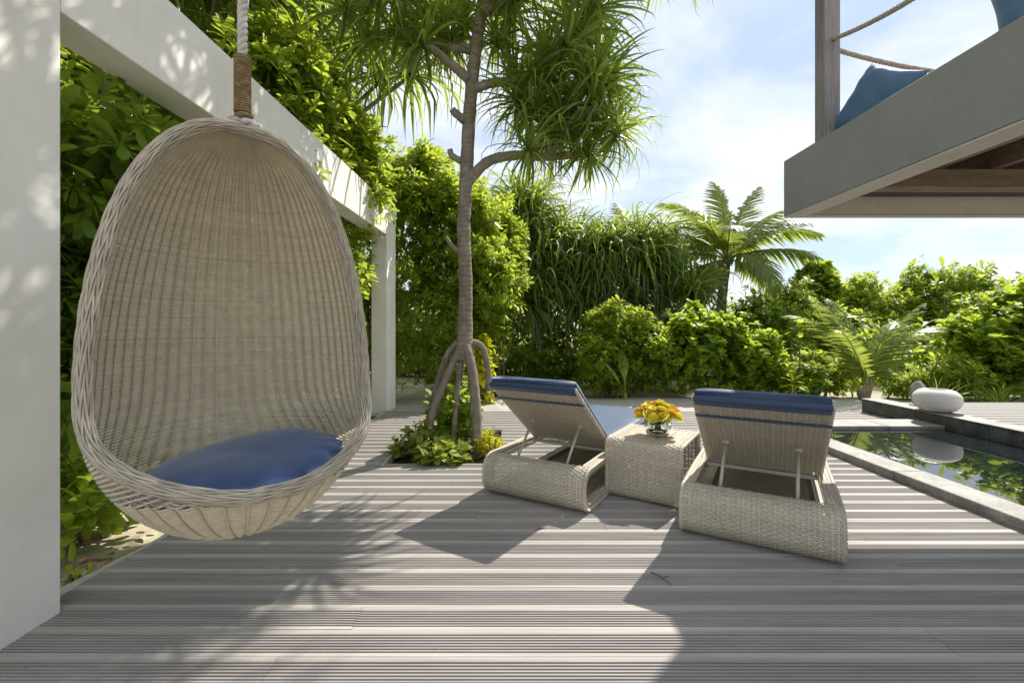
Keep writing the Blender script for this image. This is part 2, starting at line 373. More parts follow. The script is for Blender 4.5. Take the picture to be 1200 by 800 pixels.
# ------------------------------------------------------------------ white portal frame
def fx(y): return -1.885+(y-1.9)*.0215      # plane of the face towards the deck
frame = tag(empty('portal_frame', (-1.95, 4, 0)), 'white plastered portal frame with long overhead beam beside the deck', 'pergola')
def fbox(name, y0, y1, z0, z1, dx=0.0, width=.225):
    b = MB(); lx, ly = frame.location.x, frame.location.y
    V = []
    for z in (z0, z1):
        for y in (y0, y1):
            for x in (fx(y)-width-dx, fx(y)+dx): V.append([x-lx, y-ly, z])
    b.add(V, [[0, 2, 3, 1], [4, 5, 7, 6], [0, 1, 5, 4], [2, 6, 7, 3], [0, 4, 6, 2], [1, 3, 7, 5]])
    return bevel(b.build(name, M['plaster'], frame), .008, 2)
fbox('column', 1.45, 1.9, -.1, 2.97, .002); fbox('column', 6.5, 6.95, -.1, 2.50, -.001); fbox('beam', 1.903, 6.952, 2.503, 2.968)
b = MB(); b.box(-1.66-frame.location.x, -.4-frame.location.x, 1.46-4, 1.72-4, 2.972, 3.2); b.box(-2.1-frame.location.x, -1.658-frame.location.x, 1.455-4, 1.725-4, 2.971, 3.202); b.build('cross_beam', M['plaster'], frame)

# ------------------------------------------------------------------ roof terrace (upper right)
TX, TY, TB, TT = 2.34, 3.92, 2.135, 2.612
ter = tag(empty('roof_terrace', (TX, TY, TB)), 'overhanging upper terrace with grey fascia and brown timber joists beneath', 'terrace')
def tb(name, x0, x1, y0, y1, z0, z1, mat, bv=.004):
    b = MB(); b.box(x0-TX, x1-TX, y0-TY, y1-TY, z0-TB, z1-TB); o = b.build(name, mat, ter); return bevel(o, bv, 1) if bv else o
tb('fascia', TX, TX+.03, -1.5, TY, TB+.004, TT, M['fascia']); tb('fascia', TX+.032, 7.2, TY-.03, TY, TB+.004, TT, M['fascia'])
tb('soffit_lip', TX+.001, TX+.16, -1.5, TY-.001, TB-.012, TB+.002, M['lip']); tb('soffit_lip', TX+.162, 7.2, TY-.075, TY-.001, TB-.012, TB+.002, M['lip'])
tb('inner_rim', TX+.162, 7.2, TY-.072, TY-.034, TB+.004, TB+.155, M['lip'])
tb('inner_rim', TX+.10, TX+.158, -1.5, TY-.08, TB+.004, TT-.16, M['joist'])
tb('girder', TX+.162, 7.2, TY-.44, TY-.30, TB+.12, TB+.26, M['joist'])
k = 0
x = TX+.42
while x < 7.0:
    tb('joist', x, x+.06, -1.5, TY-.08, TB+.262, TB+.40, M['joist']); x += .46
yy = -1.5
while yy < TY-.1:
    tb('floor_plank', TX+.034, 7.2, yy, min(yy+.145, TY-.032), TB+.402, TT-.03, M['joist'], 0); yy += .146
tb('post', 2.36, 2.48, 3.436, 3.55, TT-.03, 5.0, M['post']); tb('post', 5.4, 5.55, 3.3, 3.45, .18, TB+.11, M['post'])
tb('post', 2.36, 2.48, .7, .82, TT-.03, 5.0, M['post']); tb('post', 5.4, 5.52, 3.436, 3.55, TT-.03, 5.0, M['post'])
def rope(name, a, c, sag, r, mat, label, group):
    a, c = np.array(a), np.array(c); t = np.linspace(0, 1, 60); P = a+(c-a)*t[:, None]; P[:, 2] -= sag*4*t*(1-t)
    o = empty(name, tuple(a)); b = MB()
    T = (c-a)/np.linalg.norm(c-a); n1 = np.cross(T, [0, 0, 1]); n1 /= np.linalg.norm(n1); n2 = np.cross(T, n1); P = P-a
    P = catmull(P[::3], 260); ph = np.linspace(0, np.linalg.norm(c-a)/.075*2*PI, len(P))
    for k in range(3):
        q = ph+k*2*PI/3; b2 = MB(); b2.tube(P+r*.52*(np.cos(q)[:, None]*n1+np.sin(q)[:, None]*n2), r*.56, 5); b2.build('strand', mat, o, smooth=True)
    return tag(o, label, 'rope', group)
rope('rope', (2.43, 3.43, 3.36), (2.43, .83, 3.36), .24, .018, M['rope'], 'rope running from terrace corner post towards the house, upper of the two', 'rope railing')
rope('rope', (2.485, 3.49, 3.31), (5.4, 3.49, 3.31), .22, .018, M['rope'], 'rope sagging from terrace corner post along the far terrace edge, lower of the two', 'rope railing')
def pillow(name, w, h, t, mat, wr=.006, seed=0, piping=True):
    n = 26; u = np.linspace(-1, 1, n); U, V = np.meshgrid(u, u, indexing='ij')
    prof = ((1-U**4)*(1-V**4)); prof = np.clip(prof, 0, 1)**.55
    pin = 1-.07*(1-np.abs(V)**1.5)*np.abs(U)**3; pin2 = 1-.07*(1-np.abs(U)**1.5)*np.abs(V)**3
    wob = wr*(np.sin(7*U+3*V+seed)*np.cos(5*V-2*U+seed)+.6*np.sin(15*U*V+seed))
    b = MB()
    for sgn in (1, -1): b.grid(np.stack([U*w/2*pin, V*h/2*pin2, sgn*(prof*t/2+wob*prof)], -1), flip=sgn > 0)
    return link(name, b.mesh(name, True), mat)
p = pillow('pillow', .46, .46, .15, M['terrace_blue'], seed=1); p.location = (2.555, 3.20, TT+.15); p.rotation_euler = (math.radians(80), math.radians(34), math.radians(-78))
tag(p, 'blue pillow leaning against the terrace corner post', 'pillow', 'terrace pillows')
p = pillow('pillow', .6, .6, .2, M['terrace_blue'], seed=3); p.location = (2.66, 2.14, TT+.26); p.rotation_euler = (math.radians(75), math.radians(-12), math.radians(-62))
tag(p, 'blue pillow at the near terrace edge, cut by the corner of the picture', 'pillow', 'terrace pillows')

# ------------------------------------------------------------------ weaving
def weave(b, P, Nn, nst, rowv, closed=False, alt=2, amp=.004, wid=.010, sub=2, stake_w=.005, stakes=True, stake_n=60, thick=.0016):
    """b: MB; P(u,v)->(..,3) for u,v in 0..1 arrays, Nn(u,v)->normals. rows run along u at each v in rowv, wid = strand width (metres)"""
    nr = len(rowv); ns = nst*sub+1
    U = np.linspace(0, 1, ns)
    for j, v in enumerate(rowv):
        ph = (j % alt)*PI
        off = amp*np.cos(PI*np.arange(ns)/sub+ph)
        dv = 1e-3; vv = np.full(ns, v)
        C = P(U, vv); nn = Nn(U, vv)
        d = P(U, np.full(ns, min(v+dv, 1)))-P(U, np.full(ns, max(v-dv, 0))); d /= np.linalg.norm(d, axis=1)[:, None]+1e-9
        jit = rng.normal(0, .0003)
        C = C+nn*off[:, None]+d*jit
        G = np.stack([C-d*wid/2-nn*thick, C+nn*thick*.4, C+d*wid/2-nn*thick], 1)
        b.grid(G, r=np.repeat(np.clip(rng.normal(.5, .09)+rng.normal(0, .10, ns), 0, 1), 3))
    if stakes:
        Vv = np.linspace(rowv[0], rowv[-1], stake_n)
        for k in range(nst+(0 if closed else 1)):
            u = k/nst; uu = np.full(stake_n, u)
            C = P(uu, Vv); nn = Nn(uu, Vv)
            e = P(np.full(stake_n, min(1, u+1e-3)), Vv)-P(np.full(stake_n, max(0, u-1e-3)), Vv); e /= np.linalg.norm(e, axis=1)[:, None]+1e-9
            G = np.stack([C-e*stake_w/2, C+nn*.0012, C+e*stake_w/2], 1); b.grid(G, r=float(np.clip(rng.normal(.35, .15), 0, 1)))
    return b
def braid(b, C, Nn, Bn, ra, rs, nst, turns, k=6, closed=True, flat=1.0):
    """nst strands of radius rs twisted round curve C with frame (Nn, Bn)"""
    n = len(C); t = np.linspace(0, 1, n, endpoint=not closed)
    for q in range(nst):
        a = 2*PI*(turns*t+q/nst)
        Pq = C+ra*(np.cos(a)[:, None]*Nn*flat+np.sin(a)[:, None]*Bn)
        b.tube(Pq, rs, k, r=float(np.clip(rng.normal(.5, .25), 0, 1)), closed=closed)

# ------------------------------------------------------------------ hanging egg chair
EX, EY = -.965, 1.63; EB = .47; HB, HT, ER, ED = .45, .965, .425, .41
EROT = math.radians(44)
def eprof(phi):
    h = -np.cos(phi); z = np.where(phi < PI/2, HB+HB*h, HB+HT*h)
    return np.where(phi < PI/2, np.sin(phi), np.clip(1-np.clip(h, 0, 1)**2.05, 0, 1)**.42), z
_ph = np.linspace(.10, PI-.035, 800); _r, _z = eprof(_ph); _s = np.concatenate([[0], np.cumsum(np.hypot(np.diff(_r*ER), np.diff(_z)))]); _s /= _s[-1]
def cut(z):
    t = np.clip(z/(HB+HT), 0, 1); return .02+.10*(1-t)+.25*np.exp(-(np.maximum(z-.19, 0)/.15)**2)
def thmax(rn, z):
    c = cut(z)/np.maximum(rn*ED, 1e-4)
    # smooth closing at the lip
    c = np.where(c > .985, .985+.015*np.tanh((c-.985)/.015), c)
    return np.arccos(-np.clip(c, -1, 1))
def eggP(u, v):
    ph = np.interp(v, _s, _ph); rn, z = eprof(ph); th = (2*u-1)*thmax(rn, z)
    return np.stack([rn*ER*np.sin(th), rn*ED*np.cos(th), z], -1)
def eggN(u, v):
    e = 1e-3
    a = eggP(np.clip(u+e, 0, 1), v)-eggP(np.clip(u-e, 0, 1), v); c = eggP(u, np.clip(v+e, 0, 1))-eggP(u, np.clip(v-e, 0, 1))
    n = np.cross(a, c); n /= np.linalg.norm(n, axis=-1)[..., None]+1e-9; return n
egg = tag(empty('hanging_chair', (EX, EY, EB), EROT), 'egg-shaped woven wicker hanging chair on a rope', 'hanging chair')
b = MB(); weave(b, eggP, eggN, 70, np.linspace(.012, .990, 172), alt=1, amp=.0042, wid=.0096, sub=4, stake_w=.0056, stake_n=80)
b.build('wicker_shell', M['wicker_egg'], egg, 'stuff', smooth=True)
# rim = boundary u=0 from lip up over the top and down u=1
vl = np.linspace(0, 1, 4000); ph = np.interp(vl, _s, _ph); rn, z = eprof(ph); c = cut(z)/np.maximum(rn*ED, 1e-4)
i0 = np.argmax(c < .985)
vs = np.linspace(vl[i0], .994, 160)
lft = eggP(np.zeros(160), vs); rgt = eggP(np.ones(160), vs)
def half(q):
    ph = np.interp(vs, _s, _ph); rn, z = eprof(ph); th = np.arccos(-np.clip(cut(z)/(rn*ED), -1, 1)); return np.stack([q*rn*ER*np.sin(th), rn*ED*np.cos(th), z], -1)
rim = np.vstack([half(1), half(-1)[::-1]])
rim = np.vstack([rim, rim[:1]])
# resample by arc length, closed
s = np.concatenate([[0], np.cumsum(np.linalg.norm(np.diff(rim, axis=0), axis=1))]); nR = 420
q = np.linspace(0, s[-1], nR, endpoint=False); rim = np.stack([np.interp(q, s, rim[:, k]) for k in range(3)], 1)
rim = np.roll(rim, -nR//2, 0)
for _ in range(6): rim = .5*rim+.25*(np.roll(rim, 1, 0)+np.roll(rim, -1, 0))
RT = np.roll(rim, -1, 0)-np.roll(rim, 1, 0); RT /= np.linalg.norm(RT, axis=1)[:, None]
cen = np.array([0, .02, HB+.25]); RN = rim-cen; RN -= RT*np.sum(RN*RT, 1)[:, None]; RN /= np.linalg.norm(RN, axis=1)[:, None]
RB = np.cross(RT, RN)
for k in range(13):
    a = -1.15*PI+k*2*PI/13; oo, ob = .003+.0165*math.cos(a), .0215*math.sin(a)
    b = MB(); braid(b, rim+RN*oo+RB*ob, RN, RB, .0040, .0035, 3, (13 if k % 2 else -13)+random.randint(-2, 2), k=5); b.build('rim_braid', M['rim'], egg, smooth=True)
# frame hoop under the braid + hanging loop
b = MB(); b.tube(rim, .011, 8, closed=True); b.build('rim_hoop', M['rod'], egg, smooth=True)
top = np.array([0, ED*.02, HB+HT])
# rope assembly
rp = tag(empty('hanging_rope', (EX, EY, EB+HB+HT+.03)), 'white twisted rope with brown jute wrapping holding up the egg chair', 'rope')
def twist(name, z0, z1, r, pitch, mat, parent, n=200, lx=0, ly=0):
    z = np.linspace(z0, z1, n)
    for k in range(3):
        a = 2*PI*(z/pitch+k/3); b = MB(); b.tube(np.stack([lx+r*.5*np.cos(a), ly+r*.5*np.sin(a), z], 1), r*.58, 6); b.build(name, mat, parent, smooth=True)
twist('strand', .20, 1.14, .0165, .07, M['whiterope'], rp, 260)
z = np.linspace(.035, .235, 500); a = 2*PI*z/.0085; b = MB(); b.tube(np.stack([.024*np.cos(a), .024*np.sin(a), z], 1)*np.array([1, 1, 1]), .0048, 5); b.tube([[0, 0, .03], [0, 0, .24]], .022, 10); b.build('jute_wrapping', M['jute'], rp, smooth=True)
for k, (dx, dz, tl) in enumerate(((-.017, .012, .5), (.014, .006, -.6), (.027, -.012, .9), (.0, .028, .2))):
    t = np.linspace(0, 2*PI, 40, endpoint=False); rr = .026-.003*k
    P = np.stack([dx+rr*np.cos(t), .012*np.sin(2*t)+.022*np.sin(t+tl), dz+.012*np.sin(t+tl)], 1); b = MB(); b.tube(P, .0105, 7, closed=True); b.build('knot_loop', M['whiterope'] if k != 3 else M['jute'], rp, smooth=True)
# cushion
def fit_in_shell(V):
    # egg-local points: keep them inside the woven shell
    V = V.copy(); x, y_, z = V[..., 0]/ER, V[..., 1]/ED, V[..., 2]; h = np.clip((HB-z)/HB, 0, .999); lim = np.sqrt(1-h*h)*.90
    rho = np.hypot(x, y_)+1e-6; k = np.minimum(1, np.maximum(lim, .05)/rho); V[..., 0] *= k; V[..., 1] *= k
    rho = np.clip(np.hypot(V[..., 0]/ER, V[..., 1]/ED)/.94, 0, .99); V[..., 2] = np.maximum(V[..., 2], HB-HB*np.sqrt(1-rho*rho)+.014); return V
CUM = Matrix.Translation((.012, .0, .172)) @ Matrix.Rotation(math.radians(-4), 4, 'Y') @ Matrix.Rotation(math.radians(2), 4, 'X')
def to_egg(V): return fit_in_shell(V @ np.array(CUM.to_3x3()).T+np.array(CUM.translation))
def cushion():
    n, m = 120, 26; th = np.linspace(0, 2*PI, n+1); ph = np.linspace(-PI/2, PI/2, m); T, H = np.meshgrid(th, ph, indexing='ij')
    cr_ = np.sign(np.cos(H))*np.abs(np.cos(H))**.55; sr = np.sign(np.sin(H))*np.abs(np.sin(H))**.8
    wr = .017*np.sin(T*19+2*np.sin(T*3))*np.exp(-((np.abs(H)-.15)/.45)**2)+.006*np.sin(T*31+1)*np.exp(-(H/.4)**2)
    rr = cr_*(1+wr*1.6); x = .34*rr*np.cos(T); yv = .31*rr*np.sin(T)
    zz = .098*sr*(1+.15*np.sin(2*T+.5)*cr_)+.012*np.sin(5*x+3*yv)*(H > 0)*np.cos(H)+.045*wr*10*np.cos(H)
    zz = zz+.05*(x*.9)**2/.4+.015*(yv/.35)*(yv > 0)
    V = to_egg(np.stack([x, yv, zz], -1)); b = MB(); b.grid(V, flip=True); return b
cu = cushion().build('seat_cushion', M['satin'], None, smooth=True); cu.location = (EX, EY, EB); cu.rotation_euler = (0, 0, EROT)
tag(cu, 'round blue satin seat cushion lying inside the egg chair', 'cushion')
t = np.linspace(0, 2*PI, 90, endpoint=False); x = .342*np.cos(t)*1.0; yv = .312*np.sin(t)
b = MB(); b.tube(to_egg(np.stack([x, yv, .05*(x*.9)**2/.4+.015*(yv/.35)*(yv > 0)+.004*np.sin(9*t)], 1)), .006, 6, closed=True); b.build('piping', M['satin'], cu, smooth=True)

# ------------------------------------------------------------------ loungers and side table
def loop_profile(L, H, r, n=240):
    """closed rounded rectangle in (y,z), starting mid bottom, by arc length"""
    pts = []
    for cy, cz, a0 in ((L-r, r, -90), (L-r, H-r, 0), (r, H-r, 90), (r, r, 180)):
        for a in np.linspace(a0, a0+90, 10): pts.append((cy+r*math.cos(math.radians(a)), cz+r*math.sin(math.radians(a))))
    pts = np.array(pts+[pts[0]]); s = np.concatenate([[0], np.cumsum(np.hypot(*np.diff(pts, axis=0).T))]); return pts, s
def loop_fn(Wd, L, H, r, xo=0, span=(0, 1)):
    pts, s = loop_profile(L, H, r); tot = s[-1]
    def f(v):
        q = (span[0]+(span[1]-span[0])*v)*tot; return np.stack([np.interp(q % tot, s, pts[:, 0]), np.interp(q % tot, s, pts[:, 1])], -1)
    def P(u, v):
        a = f(v); return np.stack([xo+(u-.5)*Wd, a[..., 0], a[..., 1]], -1)
    def Nn(u, v):
        e = 1e-3; d = f(v+e)-f(v-e); n = np.stack([np.zeros_like(v), d[..., 1], -d[..., 0]], -1); return n/(np.linalg.norm(n, axis=-1)[..., None]+1e-9)
    return P, Nn, tot, s, pts
def weave_loop(name, parent, Wd, L, H, r, xo=0, z0=0.006, a=0., c=1., pitch=.0128, st=.0245, inner=0.0):
    P, Nn, tot, s, pts = loop_fn(Wd, L, H, r, xo)
    n = int(tot*(c-a)/pitch); b = MB(); weave(b, P, Nn, max(2, int(Wd/st)), np.linspace(a+.001, c-.001, n), amp=.0042, wid=.0106, sub=2, stake_w=.010, stake_n=int(n/2))
    o = b.build(name, M['wicker'], parent, 'stuff', smooth=True); o.location.z = z0; return o
def edge_braid(name, parent, L, H, r, x, z0=.006, a=0., c=1., rad=.011):
    P, Nn, tot, s, pts = loop_fn(.0, L, H, r, x); n = int(220*(c-a)); v = np.linspace(a, c, n)
    C = P(np.full(n, .5), v); C[:, 2] += z0; nn = Nn(np.full(n, .5), v); bx = np.tile([1., 0, 0], (n, 1))
    b = MB(); braid(b, C-nn*rad*.6, nn, bx, rad*.65, rad*.62, 3, tot*(c-a)/.06, 5, closed=False); return b.build(name, M['wicker'], parent, smooth=True)
LW, LL, LH, LR = .76, 1.95, .275, .108; HY = .66
def panel_weave(name, parent, P, Nn, wd, ln, pitch=.0128, st=.0245):
    b = MB(); n = int(ln/pitch); weave(b, P, Nn, int(wd/st), np.linspace(.004, .996, n), amp=.0042, wid=.0106, sub=2, stake_w=.010, stake_n=n//2); return b.build(name, M['wicker'], parent, 'stuff', smooth=True)
def soft_box(b, w, l, t, r=.025, n=(10, 24), wob=.004, M4=None, seed=0):
    """soft mattress block centred in x, from y=0..l, z=0..t"""
    k = 26; a = np.linspace(0, 2*PI, k+1)
    sx = np.sign(np.cos(a))*np.abs(np.cos(a))**.28; sz = np.sign(np.sin(a))*np.abs(np.sin(a))**.5
    ys = np.concatenate([[0, .006, .018], np.linspace(.035, l-.035, n[1]), [l-.018, l-.006, l]]); sc = np.concatenate([[.0, .86, .96], np.ones(n[1]), [.96, .86, 0]])
    V = []
    for y_, q in zip(ys, sc):
        x = w/2*sx*(1-(1-q)*.08 if q > 0 else 0); z_ = t/2+t/2*sz*q+wob*np.sin(y_*17+seed)*np.sin(sx*4+y_*5)*(sz > 0)
        V.append(np.stack([x if q > 0 else x*0, np.full(k+1, y_), z_], -1))
    V = np.array(V)
    if M4 is not None: V = V @ np.array(M4.to_3x3()).T+np.array(M4.translation)
    b.grid(V, flip=True)
def make_lounger():
    r = empty('sun_lounger')
    # outer band: bottom + head end + (top only beyond the hinge)
    P, Nn, tot, s, pts = loop_fn(LW, LL, LH, LR)
    # find v where top band reaches hinge (y=HY+.02) and where head top lip ends (y=.10)
    vs = np.linspace(0, 1, 4000); yz = P(np.full(4000, .5), vs); up = yz[:, 2] > LH-.002
    v1 = vs[(up) & (yz[:, 1] > HY+.03)].max(); v2 = vs[(up) & (yz[:, 1] > .115)].max()
    weave_loop('wicker_band', r, LW, LL, LH, LR, a=0, c=v1); weave_loop('wicker_band', r, LW, LL, LH, LR, a=v2, c=1)
    for sx in (-1, 1):
        x = sx*(LW/2-.028)      # side rails: narrow bands bridging the open head part
        weave_loop('side_rail', r, .056, LL, LH, LR, xo=x, a=v1+.001, c=v2-.001, st=.0186)
        edge_braid('edge_braid', r, LL, LH, LR, sx*LW/2); edge_braid('edge_braid', r, LL, LH-.0, LR, sx*(LW/2-.004), a=0, c=1, rad=.008)
        # inner face of the tunnel
        Pi, Ni, ti, si, pi_ = loop_fn(.06, LL-.09, LH-.09, LR-.03, sx*(LW/2-.032)); b = MB(); n = int(ti/.0125)
        weave(b, lambda u, v: Pi(u, v)+np.array([0, .045, .045]), lambda u, v: -Ni(u, v), 3, np.linspace(.001, .999, n), amp=.0025, wid=.0118, stake_n=n//2)
        b.build('inner_band', M['wicker'], r, 'stuff', smooth=True)
        b = MB()        # flat side cheek between outer and inner loop
        po, so_ = loop_profile(LL, LH, LR); pin, sn = loop_profile(LL-.09, LH-.09, LR-.03); tt = np.linspace(0, 1, 220)
        o_ = np.stack([np.interp(tt*so_[-1], so_, po[:, 0]), np.interp(tt*so_[-1], so_, po[:, 1])], 1); i_ = np.stack([np.interp(tt*sn[-1], sn, pin[:, 0])+.045, np.interp(tt*sn[-1], sn, pin[:, 1])+.045], 1)
        rows = []
        for q in np.linspace(0, 1, 5):
            mid = o_*(1-q)+i_*q; rows.append(mid)
        for e in range(4):
            a_, c_ = rows[e], rows[e+1]; bul = np.where((np.arange(220)+e) % 2 == 0, .003, -.0015)
            G = np.stack([np.stack([np.full(220, sx*LW/2-sx*.006), a_[:, 0], a_[:, 1]+.006], 1), np.stack([sx*(LW/2-.004+bul), (a_[:, 0]+c_[:, 0])/2, (a_[:, 1]+c_[:, 1])/2+.006], 1), np.stack([np.full(220, sx*LW/2-sx*.006), c_[:, 0], c_[:, 1]+.006], 1)], 1)
            b.grid(G, r=np.repeat(np.clip(rng.normal(.5, .2, 220), 0, 1), 3))
        b.build('side_cheek', M['wicker'], r, 'stuff', smooth=True)
    b = MB(); b.box(-LW/2+.06, LW/2-.06, HY-.012, HY+.012, LH-.03, LH-.008); b.build('hinge_bar', M['rod'], r)
    b = MB(); b.box(-LW/2+.06, LW/2-.06, .12, .14, LH-.03, LH-.01); b.build('end_bar', M['rod'], r)
    # inner cross panel under hinge
    # backrest
    bl = .845; ang = math.radians(37); wd = .63; bx = .012
    d = np.array([0, -math.cos(ang), math.sin(ang)]); nb = np.array([0, -math.sin(ang), -math.cos(ang)])   # nb: rear/under side
    o0 = np.array([bx, HY, LH+.012])
    Pb = lambda u, v: o0+np.stack([(u-.5)*wd, 0*u, 0*u], -1)+v[..., None]*bl*d+nb*.016
    Nb = lambda u, v: np.broadcast_to(nb, u.shape+(3,))
    panel_weave('backrest', r, Pb, Nb, wd, bl)
    for sx in (-1, 1):
        n = 90; v = np.linspace(0, 1, n); C = o0+np.array([sx*wd/2, 0, 0])+v[:, None]*bl*d+nb*.004
        b = MB(); braid(b, C, np.tile(nb, (n, 1)), np.tile([1., 0, 0], (n, 1)), .009, .008, 3, bl/.06, 5, closed=False); b.build('back_edge', M['wicker'], r, smooth=True)
        # prop rods
        a_ = o0+np.array([sx*.19, 0, 0])+.42*bl*d+nb*.024; c_ = np.array([sx*.19, .15, LH-.035])
        b = MB(); b.tube([a_, c_], .0095, 8); b.tube([a_-np.array([.02, 0, 0]), a_+np.array([.02, 0, 0])], .012, 8); b.build('prop_rod', M['rod'], r, smooth=True)
    # mattress: seat + back sections, strap
    ms = empty('mattress'); ms.parent = r
    M4 = Matrix.Translation(Vector(o0)-Vector((bx*0, 0, 0))) @ Matrix(((1, 0, 0), (0, d[1], -nb[1]), (0, d[2], -nb[2]))).to_4x4()
    mb = MB(); soft_box(mb, wd+.012, bl+.014, .06, M4=M4); bs = mb.build('back_section', M['navy'], r, smooth=True)
    mb = MB(); soft_box(mb, .655, LL-HY-.02, .075, M4=Matrix.Translation((bx, HY+.035, LH+.014))); mb.build('seat_section', M['navy'], r, smooth=True)
    bpy.data.objects.remove(ms)
    v = .80; mb = MB(); c0 = o0+v*bl*d+nb*.0205
    mb.box(-wd/2-.012, wd/2+.012, -.0125, .0125, 0, .004, M=Matrix.Translation(Vector(c0)) @ Matrix(((1, 0, 0), (0, d[1], nb[1]), (0, d[2], nb[2]))).to_4x4()); mb.build('strap', M['navy'], bs)
    # top cover flap of the mattress hooked over the head end
    mb = MB(); c0 = o0+(bl-.030)*d+nb*.0215
    mb.box(-wd/2-.006, wd/2+.006, -.018, .044, -.03, .004, M=Matrix.Translation(Vector(c0)) @ Matrix(((1, 0, 0), (0, d[1], nb[1]), (0, d[2], nb[2]))).to_4x4()); bevel(mb.build('head_flap', M['navy'], bs), .012, 3)
    return r
lg = make_lounger(); lg.location = (.12, 3.03, 0); lg.rotation_euler = (0, 0, -math.radians(31))
tag(lg, 'wicker sun lounger with raised back, between the tree and the side table', 'sun lounger', 'wicker sun loungers')
lg2 = copy_tree(lg); lg2.location = (1.285, 2.395, 0); lg2.rotation_euler = (0, 0, -math.radians(30))
tag(lg2, 'wicker sun lounger with raised back, beside the pool edge', 'sun lounger', 'wicker sun loungers')
# side table
TW, TL, TH = .50, .60, .40
tab = tag(empty('side_table', (.875, 3.07, 0), -math.radians(33)), 'open-sided wicker side table between the two loungers', 'side table')
P, Nn, tot, s, pts = loop_fn(TW, TL, TH, .052)
vs = np.linspace(0, 1, 4000); yz = P(np.full(4000, .5), vs); up = yz[:, 2] > TH-.002
vA = vs[up & (yz[:, 1] > TL-.075)].max(); vB = vs[up & (yz[:, 1] > .075)].max()
weave_loop('wicker_band', tab, TW, TL, TH, .052, a=0, c=vA); weave_loop('wicker_band', tab, TW, TL, TH, .052, a=vB, c=1)
for sx in (-1, 1):
    weave_loop('side_rail', tab, .06, TL, TH, .052, xo=sx*(TW/2-.03), a=vA, c=vB, st=.02)
    edge_braid('edge_braid', tab, TL, TH, .052, sx*TW/2, rad=.013); edge_braid('edge_braid', tab, TL-.024, TH-.024, .03, sx*(TW/2-.004), z0=.018, rad=.010).location.y = .012
M['slat'] = simple('pale_teak_slat', (.50, .42, .31), .5, .2, 4, .15, .003, coord='Object', stretch=(8, 1, 8))
for k in range(5):
    b = MB(); x = -TW/2+.062+k*.0755; b.box(x, x+.073, .07, TL-.07, TH-.014, TH+.004); bevel(b.build('table_slat', M['slat'], tab), .003, 1)
b = MB(); b.box(-TW/2+.05, TW/2-.05, .06, TL-.06, TH-.03, TH-.015); b.build('table_underlay', M['rod'], tab)

# ------------------------------------------------------------------ vase with flowers
def glassmat():
    m, t, b = mat_new('clear_glass'); b.inputs['Transmission Weight'].default_value = 1; b.inputs['Roughness'].default_value = .02; b.inputs['IOR'].default_value = 1.3; b.inputs['Base Color'].default_value = (.95, .99, .95, 1); return m
M['glass'] = glassmat()
VL = Vector((.875, 3.07, 0))+Matrix.Rotation(-math.radians(33), 3, 'Z') @ Vector((.035, .27, 0)); VZ = TH+.012
vase = tag(empty('flower_vase', (VL.x, VL.y, VZ)), 'round clear glass vase standing on the wicker side table', 'vase')
def lathe(b, prof, k=32, r=.5):
    a = np.linspace(0, 2*PI, k+1); prof = np.asarray(prof, float); V = np.stack([prof[:, 0][:, None]*np.cos(a), prof[:, 0][:, None]*np.sin(a), np.repeat(prof[:, 1][:, None], k+1, 1)], -1); b.grid(V, r=r, flip=True)
op = [(.001, 0), (.055, 0), (.085, .015), (.100, .055), (.098, .095), (.08, .125), (.072, .137), (.067, .136), (.074, .123), (.092, .094), (.094, .055), (.078, .018), (.001, .010)]
b = MB(); lathe(b, catmull(op, 50)); b.build('bowl', M['glass'], vase, smooth=True)
bou = tag(empty('flower_bouquet', (VL.x, VL.y, VZ+.03)), 'yellow and orange flowers in the glass vase', 'bouquet')
M['petal'] = leaf_mat('yellow_petal', (.70, .50, .02), (.88, .78, .09), (.95, .85, .08), .3, .6, .2); M['petal2'] = leaf_mat('orange_petal', (.72, .30, .03), (.85, .48, .08), (.9, .5, .06), .3, .6, .2)
def flower_mesh(nm, R, npet, mat, layers=3):
    b = MB()
    for l in range(layers):
        for k in range(npet):
            a = 2*PI*(k+.5*(l % 2))/npet; rr = R*(1-.25*l); h = .004+.010*l; el = .15+.35*l
            ca, sa = math.cos(a), math.sin(a); w = rr*.22
            loc = np.array([[0, -w*.3, 0], [0, w*.3, 0], [rr*.6, -w, rr*.6*el], [rr*.6, w, rr*.6*el], [rr, -w*.35, rr*el*.8], [rr, w*.35, rr*el*.8]])
            V = np.stack([loc[:, 0]*ca-loc[:, 1]*sa, loc[:, 0]*sa+loc[:, 1]*ca, loc[:, 2]+h], 1); b.add(V, [[0, 2, 3, 1], [2, 4, 5, 3]], r=random.random())
    me = b.mesh(nm); me.materials.append(mat); return me
fm = [flower_mesh('flower', .050, 17, M['petal']), flower_mesh('flower', .040, 16, M['petal2']), flower_mesh('flower', .042, 15, M['petal'])]
for k in range(44):
    a = k*2.4; q = math.sqrt((k+.5)/44); rr = .138*q
    o = link('flower', fm[0 if k % 3 == 0 else (1 if k % 3 == 1 else 2)], None, bou); o.location = (rr*math.cos(a), rr*math.sin(a), .165-.06*q*q+random.uniform(-.016, .016))
    o.rotation_euler = (random.uniform(-.25, .25)-math.sin(a)*.9*q, random.uniform(-.25, .25)+math.cos(a)*.9*q, random.random()*6)
b = MB()
